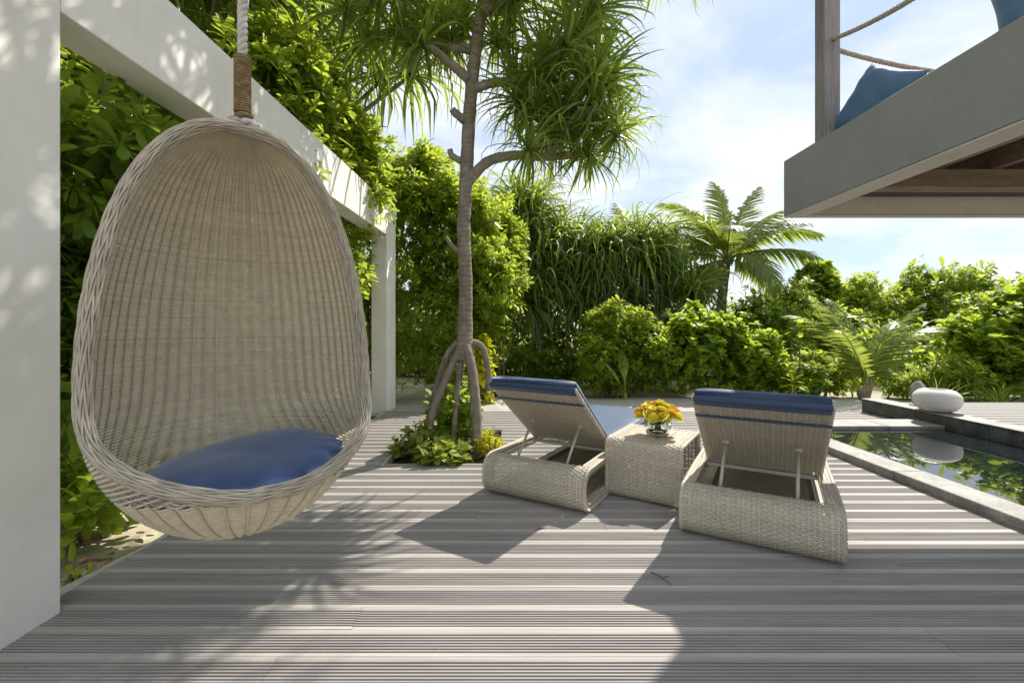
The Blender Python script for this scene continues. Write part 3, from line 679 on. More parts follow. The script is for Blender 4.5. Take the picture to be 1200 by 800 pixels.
for k in range(22):
    a = k*2.4; rr = .10*math.sqrt(k/22); b.tube([[.03*math.cos(a+2), .03*math.sin(a+2), .0], [.03*math.cos(a), .03*math.sin(a), .07], [rr*math.cos(a), rr*math.sin(a), .145-.05*(rr/.12)**2]], .0025, 5, r=.5)
    for e in range(3):
        w, l = .011, .05; an = random.random()*6; el = random.uniform(-.2, .7); bs = np.array([.035*math.cos(a), .035*math.sin(a), random.uniform(.01, .12)])
        dr = np.array([math.cos(an)*math.cos(el), math.sin(an)*math.cos(el), math.sin(el)]); sd = np.array([-math.sin(an), math.cos(an), 0])
        if bs[2] < .09: l = .03
        b.add([bs, bs+dr*l*.5-sd*w, bs+dr*l*.5+sd*w, bs+dr*l], F3=[[0, 1, 2], [1, 3, 2]], r=random.random())
b.build('foliage', M['naupaka'], bou, 'stuff')

# ------------------------------------------------------------------ stone bowl on the pool wall
M['bowlmat'] = simple('white_stone', (.66, .64, .60), .7, .08, 5, .25, .006)
M['rock'] = simple('grey_rock', (.30, .27, .24), .8, .25, 8, .4, .01)
prof = catmull([(.001, 0), (.16, .0), (.255, .045), (.298, .12), (.285, .19), (.22, .243), (.15, .258), (.13, .25), (.14, .225), (.001, .20)], 60)
b = MB(); lathe(b, prof, 48); o = b.build('stone_bowl', M['bowlmat'], smooth=True); o.location = (5.06, 5.42, .188); o.scale = (.76, .76, 1.0); tag(o, 'squat rounded white stone bowl standing on the dark pool wall', 'bowl')
b = MB(); n = 20; a = np.linspace(0, 2*PI, 25); e = np.linspace(-PI/2, PI/2, 13); A, E = np.meshgrid(a, e, indexing='ij')
rr = 1+.12*np.sin(3*A+1)*np.cos(E)+.08*np.sin(5*E)*np.cos(E); b.grid(np.stack([.085*rr*np.cos(A)*np.cos(E), .08*rr*np.sin(A)*np.cos(E), .135+.135*rr*np.sin(E)], -1), flip=True)
o = b.build('garden_rock', M['rock'], smooth=True); o.location = (5.29, 5.92, .160); o.scale = (1, 1, 1.2); tag(o, 'grey upright rock peeping out just behind the white stone bowl', 'rock')

# ------------------------------------------------------------------ vegetation helpers
def leaf_tpl(L, Wd, prof, rows=4, fold=.25, curl=-.25):
    """leaf along +x, up +z. prof: widths at rows+1 stations"""
    t = np.linspace(0, 1, rows+1); w = np.interp(t, np.linspace(0, 1, len(prof)), prof)*Wd/2
    x = L*t; z = curl*L*t**2
    V = np.stack([np.stack([x, -w, z+fold*w], 1), np.stack([x, 0*w, z], 1), np.stack([x, w, z+fold*w], 1)], 1).reshape(-1, 3)
    i = np.arange(rows)[:, None]; j = np.arange(2)[None]; F = np.stack([i*3+j, (i+1)*3+j, (i+1)*3+j+1, i*3+j+1], -1).reshape(-1, 4)
    return V, F
SPAT = leaf_tpl(1, .42, [.16, .35, .72, 1.0, .55], 4, .2, -.22)
OVAL = leaf_tpl(1, .62, [.1, .85, 1.0, .75, .05], 4, .2, -.25)
ROUND = leaf_tpl(1, .92, [.2, .9, 1.0, .85, .15], 4, .12, -.2)
LANCE = leaf_tpl(1, .22, [.3, .9, 1.0, .6, .02], 4, .3, -.3)
def frames(D, roll):
    D = D/(np.linalg.norm(D, axis=1)[:, None]+1e-9); up = np.tile([0, 0, 1.0], (len(D), 1)); bad = np.abs(D[:, 2]) > .97; up[bad] = [1, 0, 0]
    Yv = np.cross(up, D); Yv /= np.linalg.norm(Yv, axis=1)[:, None]; Zv = np.cross(D, Yv)
    c, s_ = np.cos(roll)[:, None], np.sin(roll)[:, None]; return D, Yv*c+Zv*s_, Zv*c-Yv*s_
def scatter(tpl, pos, D, size, roll=None, rnd=None):
    V, F = tpl; n = len(pos); roll = np.zeros(n) if roll is None else roll; a, c, d = frames(D, roll)
    R = np.stack([a, c, d], 2)                       # columns
    W_ = np.einsum('nij,kj->nki', R, V)*size[:, None, None]+pos[:, None]
    FF = F[None]+(np.arange(n)*len(V))[:, None, None]
    rnd = rng.random(n) if rnd is None else rnd
    return W_.reshape(-1, 3), FF.reshape(-1, F.shape[1]), np.repeat(rnd, len(V))
def rosettes(pos, axis, tpl, nl, size, spread=(35, 80), var=.25, base_r=None, tone=None):
    """pos (n,3), axis (n,3): nl leaves spiralling round each axis"""
    n = len(pos); a, c, d = frames(axis, rng.random(n)*6.28)
    k = np.arange(nl); az = k*2.39996; el = np.radians(np.linspace(spread[0], spread[1], nl))
    az = az[None]+rng.normal(0, .2, (n, nl)); el = el[None]+rng.normal(0, .14, (n, nl))
    D = a[:, None]*np.cos(el)[..., None]+np.sin(el)[..., None]*(c[:, None]*np.cos(az)[..., None]+d[:, None]*np.sin(az)[..., None])
    sz = size*rng.uniform(.72, 1.3, (n, 1))*(1+rng.normal(0, var, (n, nl)).clip(-.5, .6))*(.65+.35*np.linspace(0, 1, nl))[None]
    P = pos[:, None]-a[:, None]*(np.linspace(0, .5, nl)[None, :, None]*size)
    tone = rng.random(n) if tone is None else tone
    rv = np.clip(.65*tone[:, None]+.35*rng.random((n, nl)), 0, 1)
    return scatter(tpl, P.reshape(-1, 3), D.reshape(-1, 3), sz.ravel(), rng.normal(0, .25, n*nl), rv.ravel())
def blob_points(blobs, n, shell=.45, zmin=0.0):
    """points in the outer layer of a union of ellipsoids; returns pos and outward dir"""
    vol = np.array([b[3]*b[4]+b[4]*b[5]+b[3]*b[5] for b in blobs]); cnt = np.maximum(1, (n*vol/vol.sum()).astype(int)); Ps, Ds = [], []
    for b, c in zip(blobs, cnt):
        d = rng.normal(size=(c*2, 3)); d /= np.linalg.norm(d, axis=1)[:, None]
        ph = rng.random(3)*6; lump = 1+.17*np.sin(5*d[:, 0]+ph[0])*np.sin(5*d[:, 2]+ph[1])+.12*np.sin(9*d[:, 1]+ph[2])+.08*np.sin(13*d[:, 0]+7*d[:, 2]+ph[1])
        rad = (1-shell*rng.random(c*2)**1.7)*lump*np.where(rng.random(c*2) < .13, 1+.28*rng.random(c*2)*(d[:, 2] > -.2), 1)
        p = np.array(b[:3])+d*rad[:, None]*np.array(b[3:6])
        ok = p[:, 2] > zmin; 
        for q in blobs[:4]:
            if q is b: continue
            e = (p-np.array(q[:3]))/np.array(q[3:6]); ok &= (e**2).sum(1) > .55
        p, d = p[ok][:c], d[ok][:c]; Ps.append(p); Ds.append(d)
    return np.vstack(Ps), np.vstack(Ds)
def stems_for(root, base, blobs, n=5, r=.03, mat='stem'):
    for k in range(n):
        q = blobs[k % len(blobs)]; e = np.array(q[:3])-base+np.array([random.uniform(-.3, .3)*q[3], random.uniform(-.3, .3)*q[4], random.uniform(0, .4)*q[5]])
        s0 = np.array([random.uniform(-.25, .25), random.uniform(-.2, .2), -.12]); m = s0*.5+e*.5+np.array([random.uniform(-.15, .15), random.uniform(-.15, .15), .1])
        b = MB(); b.tube(catmull([s0, m, e], 10), np.linspace(r, r*.4, 10), 6); b.build('stem', M[mat], root, smooth=True)
def shrub(name, label, blobs, n, size, tpl=SPAT, nl=11, mat='naupaka', group=None, spread=(25, 85), upbias=.5, nst=5, fill=True, cat='shrub', zmin=.02):
    base = np.array([np.mean([q[0] for q in blobs]), np.mean([q[1] for q in blobs]), -.1])
    if n > 200:
        big = list(blobs)
        for q in big:
            for e in range(4):
                a = random.uniform(0, 6.28); el = random.uniform(.1, 1.3); f = random.uniform(.30, .48); m_ = (q[3]+q[4]+q[5])/3*f
                blobs = blobs+[(q[0]+q[3]*math.cos(a)*math.cos(el)*.95, q[1]+q[4]*math.sin(a)*math.cos(el)*.95, q[2]+q[5]*math.sin(el)*.95, m_, m_, m_*random.uniform(.9, 1.4))]
        n = int(n*1.2)
    root = tag(empty(name, tuple(base)), label, cat, group)
    p, d = blob_points(blobs, n, zmin=zmin); d = d+np.array([0, 0, upbias])+rng.normal(0, .3, d.shape)
    V, F, R_ = rosettes(p-base, d, tpl, nl, size, spread)
    link('foliage', mesh_np('foliage', V, F, R_), M[mat], root, 'stuff')
    if fill:     # inner leaves, larger and sparser, that close the shrub
        p, d = blob_points([(q[0], q[1], q[2], q[3]*.72, q[4]*.72, q[5]*.78) for q in blobs], int(n*.55), shell=.7, zmin=zmin)
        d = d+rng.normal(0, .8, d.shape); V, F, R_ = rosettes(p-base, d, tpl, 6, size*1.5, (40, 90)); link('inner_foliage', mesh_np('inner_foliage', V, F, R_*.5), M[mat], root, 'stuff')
    stems_for(root, base, blobs, nst)
    return root

# ------------------------------------------------------------------ screw pine (strap leaves)
def strap_rosette(nm, nl, L, Wd, mat, el_rng=(80, -25), droop=1.0, seg=7, seed=0):
    r_ = np.random.default_rng(seed); b = MB()
    for k in range(nl):
        f = k/(nl-1); az = k*2.39996+r_.normal(0, .15); el = math.radians(el_rng[0]+(el_rng[1]-el_rng[0])*f+r_.normal(0, 8)); l = L*(.55+.45*math.sin(PI*min(1, .25+f*.75)))*r_.uniform(.85, 1.15)
        t = np.linspace(0, 1, seg+1); p = np.array([0, 0, 0.]); P = [p]; e = el; kink = r_.uniform(.35, .8)
        for q in range(seg):
            P.append(P[-1]+l/seg*np.array([math.cos(e), 0, math.sin(e)]))
            e -= droop*(.16+.30*(q/seg > kink)+.16*q/seg)*(1.0 if e > -1.35 else 0)
        P = np.array(P); w = Wd/2*np.interp(t, [0, .12, .5, 1], [.9, 1, .8, .04])
        tx = np.gradient(P, axis=0); tx /= np.linalg.norm(tx, axis=1)[:, None]; up = np.cross(tx, [0, 1, 0])*-1
        tw = r_.normal(0, .35)*t
        sd = np.cos(tw)[:, None]*np.array([0, 1., 0])+np.sin(tw)[:, None]*up
        G = np.stack([P-sd*w[:, None]+up*w[:, None]*.45, P, P+sd*w[:, None]+up*w[:, None]*.45], 1)
        c, s_ = math.cos(az), math.sin(az); Rm = np.array([[c, -s_, 0], [s_, c, 0], [0, 0, 1]]); b.grid(G @ Rm.T, r=float(np.clip(r_.normal(.5, .25)-.25*(f > .9), 0, 1)))
    me = b.mesh(nm); me.materials.append(mat); return me
ROS = [strap_rosette('leaf_crown', 46, .92, .043, M['strap'], (82, -50), .95, seed=i) for i in range(4)]
ROSD = [strap_rosette('leaf_crown', 50, 1.7, .075, M['strap'], (84, -20), 1.05, 9, seed=10+i) for i in range(3)]
def crown_at(root, p, variants, sc, tilt=(0, 0)):
    o = link('leaf_crown', random.choice(variants), None, root); o.location = p; o.scale = (sc, sc, sc)
    o.rotation_euler = (tilt[0]+random.uniform(-.2, .2), tilt[1]+random.uniform(-.2, .2), random.random()*6.28); return o
def limb(root, pts, r0, r1, name='branch', n=26):
    P = catmull(pts, n); b = MB(); rr = np.linspace(r0, r1, n)*(1+.06*np.sin(np.arange(n)*2.3)); b.tube(P, rr, 12); return b.build(name, M['rootbark'], root, smooth=True)

# --- the screw pine growing through the deck
TXc, TYc = -.50, 4.62
tree = tag(empty('screw_pine', (TXc, TYc, 0)), 'tall screw pine on prop roots growing through the deck', 'tree')
tp = [(.02, 0, .85), (.02, .0, 1.05), (.03, 0, 1.6), (.01, .0, 2.2), (.04, 0, 2.8), (.07, .02, 3.4), (.13, .02, 4.0), (.22, .05, 4.7), (.25, .1, 5.3)]
P = catmull(tp, 60); b = MB(); rr = np.interp(np.linspace(0, 1, 60), [0, .06, .2, .6, 1], [.105, .098, .070, .066, .052])*(1+.035*np.sin(np.arange(60)*2.1)); b.tube(P, rr, 14); b.build('trunk', M['bark'], tree, smooth=True)
roots = [([(0, .0, 1.02), (-.10, -.10, .80), (-.27, -.22, .35), (-.36, -.30, -.10)], .055), ([(.03, -.03, 1.02), (.10, -.12, .78), (.15, -.22, .4), (.17, -.26, -.10)], .075), ([(.05, .02, 1.05), (.20, .0, .98), (.26, .0, .72), (.255, .0, .54)], .045),
         ([(0, .05, 1.0), (-.05, .2, .7), (-.10, .34, .3), (-.12, .40, -.1)], .05), ([(-.02, .02, 1.05), (-.16, .05, .9), (-.30, .1, .5), (-.42, .14, -.1)], .05), ([(.02, .05, 1.0), (.10, .15, .6), (.14, .25, .2), (.15, .3, -.1)], .05),
         ([(0, -.02, .95), (-.04, -.10, .6), (-.06, -.2, .2), (-.07, -.24, -.1)], .04)]
for pts, r0 in roots: limb(tree, pts, r0*.66, r0*.70, 'prop_root', 24)
limb(tree, [(.0, 0, 1.92), (-.10, -.02, 2.0), (-.17, 0, 2.10)], .032, .018, 'branch_stub', 8); limb(tree, [(0, 0, 2.86), (-.10, -.06, 2.9), (-.12, -.08, 2.96)], .036, .026, 'branch_stub', 8)
limb(tree, [(.02, 0, 3.28), (-.07, -.06, 3.33), (-.10, -.08, 3.36)], .045, .032, 'branch_stub', 8)
br = [([(.01, 0, 2.60), (.25, -.05, 2.84), (.55, -.02, 2.92), (.85, .05, 2.93), (1.22, .1, 2.98)], .055), ([(.85, .05, 2.93), (1.05, -.1, 3.1), (1.25, -.25, 3.3)], .035), ([(.55, -.02, 2.92), (.62, -.25, 2.83), (.66, -.38, 2.80)], .03), ([(.7, .0, 2.93), (.8, .3, 3.15), (.85, .5, 3.4)], .035),
      ([(.05, 0, 3.58), (.3, 0, 3.66), (.6, .05, 3.72), (.85, .1, 3.9)], .05), ([(.6, .05, 3.72), (.8, -.2, 3.75), (1.0, -.35, 3.8)], .035), ([(.6, .05, 3.72), (.75, .3, 3.9), (.9, .5, 4.2)], .035),
      ([(.06, 0, 3.70), (-.18, -.1, 3.86), (-.35, -.2, 3.95)], .05), ([(.08, 0, 4.0), (-.3, .05, 4.1), (-.7, .1, 4.3)], .05), ([(.18, .02, 4.4), (.5, -.1, 4.6), (.9, -.2, 4.8)], .05), ([(.2, .05, 4.6), (.0, -.3, 4.8), (-.2, -.6, 5.0)], .045), ([(.22, .05, 4.7), (.4, .4, 5.0), (.5, .8, 5.3)], .045)]
for pts, r0 in br: limb(tree, pts, r0, r0*.7)
cr_pts = [(1.22, .1, 2.98, .95, .5), (1.25, -.25, 3.32, 1.0, .4), (.66, -.38, 2.82, .85, .2), (.85, .5, 3.42, 1.0, .3), (1.45, .05, 3.25, .95, .7), (1.05, -.15, 3.12, .9, .3), (.95, .25, 3.15, 1.0, .2),
          (.85, .1, 3.92, 1.05, .2), (1.0, -.35, 3.82, 1.0, .4), (.9, .5, 4.22, 1.05, .3), (1.3, .1, 3.75, 1.0, .6), (.55, -.05, 3.45, .9, .1), (1.45, -.1, 3.62, .9, .8), (.55, .25, 3.85, 1.0, 0), (1.15, .15, 3.45, 1.0, .5), (.75, -.1, 3.35, .95, .2),
          (-.36, -.2, 3.93, .95, -.4), (-.7, .1, 4.28, 1.05, -.4), (-.25, .3, 4.3, 1.0, -.2), (-.55, -.35, 4.35, .95, -.5), (-1.0, .2, 4.25, .95, -.7), (-.15, .1, 4.15, .9, 0),
          (.9, -.2, 4.82, 1.1, .3), (-.2, -.6, 5.0, 1.1, -.3), (.5, .8, 5.3, 1.1, 0), (.25, .1, 5.4, 1.15, 0), (1.3, .1, 4.45, 1.1, .5), (.5, -.2, 4.4, 1.05, .1), (1.4, .6, 4.7, 1.1, .5), (-.7, .4, 5.0, 1.1, -.4), (.5, .3, 4.55, 1.1, 0), (1.05, -.6, 4.6, 1.0, .3), (-.2, .9, 5.2, 1.1, 0), (1.2, 1.0, 5.0, 1.1, .2), (.3, 1.4, 5.5, 1.1, 0)]
cr_pts += [(1.0, .3, 3.6, 1.0, .3), (1.25, -.3, 3.55, 1.0, .5), (.7, -.3, 3.6, .9, .1), (1.4, .3, 3.95, 1.0, .5), (1.0, 0, 3.3, .95, .3), (1.2, -.1, 4.1, 1.0, .4), (.65, .3, 3.5, .95, .1),
           (-.4, .2, 4.55, 1.0, -.3), (-.85, -.1, 4.5, 1.0, -.5), (.0, .2, 4.4, .95, 0), (.35, .1, 4.15, .95, .1),
           (.4, -.9, 4.75, 1.1, .2), (1.0, -1.0, 4.6, 1.1, .3), (-.1, -1.0, 4.8, 1.1, -.2), (.6, -1.3, 4.6, 1.0, .2), (1.4, -.7, 4.8, 1.1, .4), (.2, -.6, 5.2, 1.1, 0), (1.5, -.1, 4.9, 1.1, .5), (-.4, -.9, 5.1, 1.1, -.2), (.8, -.6, 5.1, 1.1, 0), (1.7, .3, 5.2, 1.1, .5), (1.0, .3, 5.3, 1.1, 0), (1.9, .2, 5.6, 1.1, .3), (2.3, .5, 5.7, 1.1, .3), (2.7, .3, 5.7, 1.1, .3), (2.1, .9, 5.8, 1.1, .3), (2.6, 1.0, 5.8, 1.1, .3), (3.0, .7, 5.9, 1.1, .4), (1.7, 1.3, 5.9, 1.1, .2), (2.4, 1.5, 6.0, 1.1, .3), (3.1, 1.3, 6.0, 1.1, .4), (1.3, .7, 5.8, 1.1, .1), (2.9, 0, 5.7, 1.1, .4), (3.3, .4, 5.8, 1.0, .4), (1.6, -.2, 5.6, 1.1, .2), (.9, 1.0, 5.9, 1.1, 0),
           (.9, -1.5, 4.75, 1.0, .2), (1.4, -1.2, 4.9, 1.0, .3), (1.8, -.5, 5.0, 1.0, .5), (.1, -1.4, 5.0, 1.0, 0)]
limb(tree, [(.25, .1, 5.2), (1.2, .4, 5.55), (2.2, .6, 5.7), (3.0, .7, 5.85)], .05, .03); limb(tree, [(.25, .1, 5.2), (.9, .9, 5.6), (1.7, 1.3, 5.85), (2.4, 1.5, 5.95)], .05, .03); limb(tree, [(.2, .03, 4.5), (.5, -.5, 4.55), (.9, -1.1, 4.65)], .05, .03); limb(tree, [(.2, .03, 4.4), (.7, -.1, 4.55), (1.5, -.2, 4.9)], .05, .03); limb(tree, [(.2, .03, 4.5), (.1, -.5, 4.7), (0, -1.2, 4.85)], .05, .03)
cr_pts += [(1.3, .1, 2.95, .8, .7), (1.5, -.2, 3.05, .85, .8), (1.55, .2, 3.4, .9, .8), (-.55, .1, 4.05, .9, -.5), (-1.15, -.1, 4.35, .95, -.7)]
for x, y_, z, sc, tl in cr_pts: crown_at(tree, (x, y_, z), ROS, sc*.80, (random.uniform(-.3, .3), tl))

# --- plants at its foot
def leafy(name, label, pos, n, rad, hgt, size, tpl, mat, cat='plant', group=None, nl=5):
    base = np.array(pos); root = tag(empty(name, tuple(pos)), label, cat, group); a = rng.random(n)*6.28; rr = rad*np.sqrt(rng.random(n)); h = hgt*(rng.random(n)**.8)*(1-.5*(rr/rad)**2)+.03
    p = np.stack([rr*np.cos(a), rr*np.sin(a), h], 1); d = np.stack([np.cos(a)*rr/rad, np.sin(a)*rr/rad, np.full(n, .7)], 1)+rng.normal(0, .3, (n, 3))
    V, F, R_ = rosettes(p, d, tpl, nl, size, (30, 95)); link('foliage', mesh_np('foliage', V, F, R_), M[mat], root, 'stuff')
    b = MB()
    for k in range(0, n, max(1, n//16)): b.tube(catmull([[p[k][0]*.4, p[k][1]*.4, -.06], [p[k][0]*.8, p[k][1]*.8, p[k][2]*.5], p[k]], 6), .006, 5)
    b.build('stem', M['stem'], root); return root
leafy('pothos_plant', 'trailing yellow-green plant at the front of the planting hole', (-.62, 4.12, -.03), 90, .26, .16, .085, ROUND, 'pothos')
leafy('pothos_plant', 'yellow-green plant beside the leftmost prop root', (-.90, 4.30, -.03), 60, .22, .30, .09, OVAL, 'pothos')
leafy('climbing_plant', 'leafy climber filling the middle of the prop roots', (-.55, 4.62, -.03), 120, .24, .62, .095, OVAL, 'naupaka')
leafy('climbing_plant', 'broad-leaved plant climbing the back of the prop roots', (-.62, 4.85, -.03), 70, .30, .85, .11, OVAL, 'pothos')
leafy('yellow_plant', 'bright yellow bushy plant just right of the front prop root', (-.22, 4.35, -.03), 90, .14, .22, .07, LANCE, 'yellowleaf', nl=6)
leafy('yellow_plant', 'tall bright yellow leafy plant behind the hanging prop root', (-.47, 7.35, -.06), 110, .17, 1.15, .12, OVAL, 'yellowleaf', nl=6)

# ------------------------------------------------------------------ shrubs: left side behind the frame
HG = 'green shrubs growing round the terrace'
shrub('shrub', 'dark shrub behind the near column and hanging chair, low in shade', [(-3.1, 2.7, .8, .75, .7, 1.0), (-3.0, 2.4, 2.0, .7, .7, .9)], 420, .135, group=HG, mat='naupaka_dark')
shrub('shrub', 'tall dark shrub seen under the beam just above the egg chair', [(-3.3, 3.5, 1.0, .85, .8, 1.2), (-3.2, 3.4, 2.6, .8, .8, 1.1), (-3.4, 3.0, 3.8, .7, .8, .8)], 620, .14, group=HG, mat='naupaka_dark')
shrub('shrub', 'big shrub with leaf tips hanging over the beam near the chair rope', [(-3.1, 4.8, 1.2, .8, .9, 1.4), (-2.8, 4.7, 3.1, .85, .9, 1.0), (-2.5, 4.9, 3.6, .5, .6, .55)], 720, .14, group=HG)
shrub('shrub', 'shrub whose twigs poke through the portal frame beside the egg chair', [(-2.75, 6.0, 1.1, .7, .8, 1.3), (-2.6, 6.2, 2.7, .75, .8, 1.2), (-2.15, 5.85, 1.75, .28, .35, .5), (-2.3, 6.1, 3.4, .55, .6, .6)], 760, .125, group=HG)
shrub('shrub', 'bright green shrub right behind the far portal column', [(-2.4, 7.8, 1.1, 1.0, .7, 1.4), (-2.3, 8.0, 2.7, 1.0, .8, 1.2), (-1.7, 7.7, 3.3, .7, .7, .8), (-2.6, 7.6, 3.9, .8, .7, .6)], 980, .125, group=HG)
shrub('shrub', 'bright lime shrub filling the space left of the screw pine trunk', [(-1.1, 8.1, 1.0, .9, .7, 1.2), (-.9, 8.2, 2.4, .9, .8, 1.1), (-1.2, 8.3, 3.5, .8, .7, .8), (-.45, 7.8, 2.0, .6, .5, .7), (-.6, 8.0, 3.1, .5, .5, .5)], 1150, .12, group=HG)
shrub('shrub', 'lime shrub showing just right of the screw pine trunk', [(-.4, 8.7, 1.7, .55, .6, .9), (-.5, 8.9, 2.7, .6, .6, .8), (-.2, 8.5, 2.2, .4, .5, .6)], 560, .12, group=HG)
shrub('shrub', 'low shaded shrub sprouting from the sand by the near column', [(-2.62, 2.62, .10, .30, .34, .26), (-2.5, 2.9, .12, .2, .25, .2)], 50, .13, group=HG, nst=3, fill=False)
leafy('seedling', 'small bright green seedling among dry leaves in the sand', (-2.12, 2.24, -.10), 5, .06, .09, .085, SPAT, 'naupaka', nl=4)
# dark screw pines over the beam
def screw_pine_bg(label, base, tips, variants, sc, group='screw pines behind the terrace', r=.06):
    root = tag(empty('screw_pine', base), label, 'tree', group); bx = np.array(base)
    z0 = min(t[2] for t in tips); limb(root, [(0, 0, -.1), (.05, 0, z0*.4), (.0, .03, z0*.8)], r, r*.8, 'trunk', 14)
    for t in tips:
        if random.random() < .6: limb(root, [(0, .03, z0*.72), ((t[0]-bx[0])*.5, (t[1]-bx[1])*.5, (z0*.75+t[2])/2), (t[0]-bx[0], t[1]-bx[1], t[2])], r*.6, r*.4, 'branch', 8)
        crown_at(root, (t[0]-bx[0], t[1]-bx[1], t[2]), variants, sc*random.uniform(.85, 1.15), (0, random.uniform(-.4, .4)))
    return root
def cloud(c, s_, n): return [tuple(np.array(c)+np.clip(rng.normal(0, .5, 3), -1, 1)*np.array(s_)) for _ in range(n)]
screw_pine_bg('dark screw pine hanging over the top of the beam left of the trunk', (-3.0, 6.2, 0), cloud((-2.6, 6.2, 5.0), (1.2, .8, .9), 14), ROSD, .9)
screw_pine_bg('screw pine with drooping leaves high above the rope of the chair', (-3.6, 4.4, 0), cloud((-3.1, 4.5, 4.7), (.9, .8, .7), 12), ROSD, .85)
def spread(x0, x1, yc, z0, ztop, n): return [(x, yc+random.uniform(-.5, .5), z0+(ztop(x)-z0)*random.random()**.8) for x in (random.uniform(x0, x1) for _ in range(n))]
zt = lambda x: 3.75+.45*math.sin(x*2.6)+.3*math.sin(x*5.1+1)-.22*max(0, x-1.2)
screw_pine_bg('screw pine thicket directly behind the lounger next to the tree', (.6, 10.8, 0), spread(-.5, 1.4, 10.6, 1.35, zt, 28), ROSD, .92)
screw_pine_bg('screw pine thicket above the side table', (2.2, 11.0, 0), spread(1.3, 3.1, 10.9, 1.5, zt, 26), ROSD, .92)
screw_pine_bg('screw pine at the edge of the thicket beside the coconut palm', (3.7, 11.3, 0), spread(3.0, 4.4, 11.3, 1.8, zt, 14), ROSD, .85)
# ------------------------------------------------------------------ shrubs: background middle and right
shrub('shrub', 'mid green shrub with leaf rosettes behind the flowers', [(1.75, 8.3, .5, .6, .5, .6), (1.95, 8.4, 1.05, .6, .5, .5), (2.4, 8.2, .6, .5, .5, .6)], 560, .115, group=HG)
shrub('shrub', 'round-leaved shrub right behind the lounger by the pool', [(3.2, 8.2, .6, .75, .5, .7), (4.1, 8.3, .65, .75, .5, .65), (3.6, 8.5, 1.0, .75, .5, .5), (4.5, 8.4, .5, .45, .5, .55)], 920, .085, ROUND, 7, 'roundleaf', HG, (40, 95), .2)
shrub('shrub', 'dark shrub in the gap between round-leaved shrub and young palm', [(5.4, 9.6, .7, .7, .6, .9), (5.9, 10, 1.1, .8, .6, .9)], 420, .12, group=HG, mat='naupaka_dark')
shrub('shrub', 'taller pointed shrub behind the coconut palm fronds', [(7.4, 11.2, 1.3, .6, .6, 1.2), (7.5, 11.3, 2.2, .4, .4, .55)], 380, .12, ROUND, 7, 'roundleaf', HG, (40, 95), .3)
shrub('shrub', 'wide shrub behind the young palm', [(9.7, 13.2, .9, 1.3, .8, 1.1), (11.0, 13.6, 1.4, 1.3, .9, 1.15), (12.1, 13.9, 1.2, 1.2, .9, 1.1)], 1000, .16, group=HG)
shrub('shrub', 'bushy shrub above the white stone bowl', [(12.8, 14.0, 1.4, 1.3, .9, 1.3), (13.9, 13.6, 1.6, 1.2, .9, 1.2), (9.6, 10.6, .3, 1.0, .6, .55), (8.2, 10.4, .25, 1.0, .6, .5)], 950, .15, group=HG)
shrub('shrub', 'round-leaved shrub at the far end of the raised deck', [(8.6, 7.9, .75, .9, .6, 1.05), (9.5, 8.3, .9, .9, .6, 1.1), (8.0, 7.6, .4, .5, .4, .5)], 1000, .095, ROUND, 7, 'roundleaf', HG, (40, 95), .2)
shrub('shrub', 'dense shrub at the right end of the hedge behind the raised deck', [(9.9, 7.4, .8, .9, .7, 1.1), (11.0, 7.6, 1.0, 1.0, .7, 1.2)], 800, .12, group=HG, zmin=.15)
shrub('shrub', 'low light green shrub at the foot of the hedge near the rock', [(7.3, 7.55, .22, .6, .35, .35), (6.7, 7.8, .18, .4, .3, .3)], 260, .11, LANCE, 9, 'naupaka', HG, nst=3)
shrub('shrub', 'low dark ground shrub at the foot of the young palm', [(5.2, 8.3, .25, .6, .4, .35), (5.9, 8.4, .25, .5, .4, .35)], 300, .10, group=HG, nst=3)
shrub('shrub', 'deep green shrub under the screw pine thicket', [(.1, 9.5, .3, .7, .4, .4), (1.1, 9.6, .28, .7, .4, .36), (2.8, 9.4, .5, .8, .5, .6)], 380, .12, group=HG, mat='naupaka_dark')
# far greenery closing the view (one mass)
fb = []
for k in range(26):
    x = -16+k*1.5; fb.append((x, 14.5+1.5*math.sin(k*1.9), .9, 1.5, 1.0, 1.2+.35*math.sin(k*2.7)))
for k in range(8): fb.append((-5.2-.3*(k % 2), 1.2+k*1.3, 1.9, .9, 1.0, 2.4))
for k in range(9): fb.append((-4.4+k*1.15, 12.2+.3*(k % 2), 1.5, 1.1, .7, 2.0+.4*math.sin(k*2.1)))
for k in range(12): fb.append((-3.6+k*1.25, 11.6+.3*math.sin(k*1.7), .5, 1.0, .5, .9))
p, d = blob_points(fb, 8200, shell=.5); d = d+rng.normal(0, .5, d.shape)+np.array([0, 0, .4]); V, F, R_ = rosettes(p, d, SPAT, 8, .23, (30, 90))
tag(link('far_undergrowth', mesh_np('far_undergrowth', V, F, R_*.6), M['naupaka_dark']), 'mass of green undergrowth closing the garden', 'undergrowth', kind='stuff')

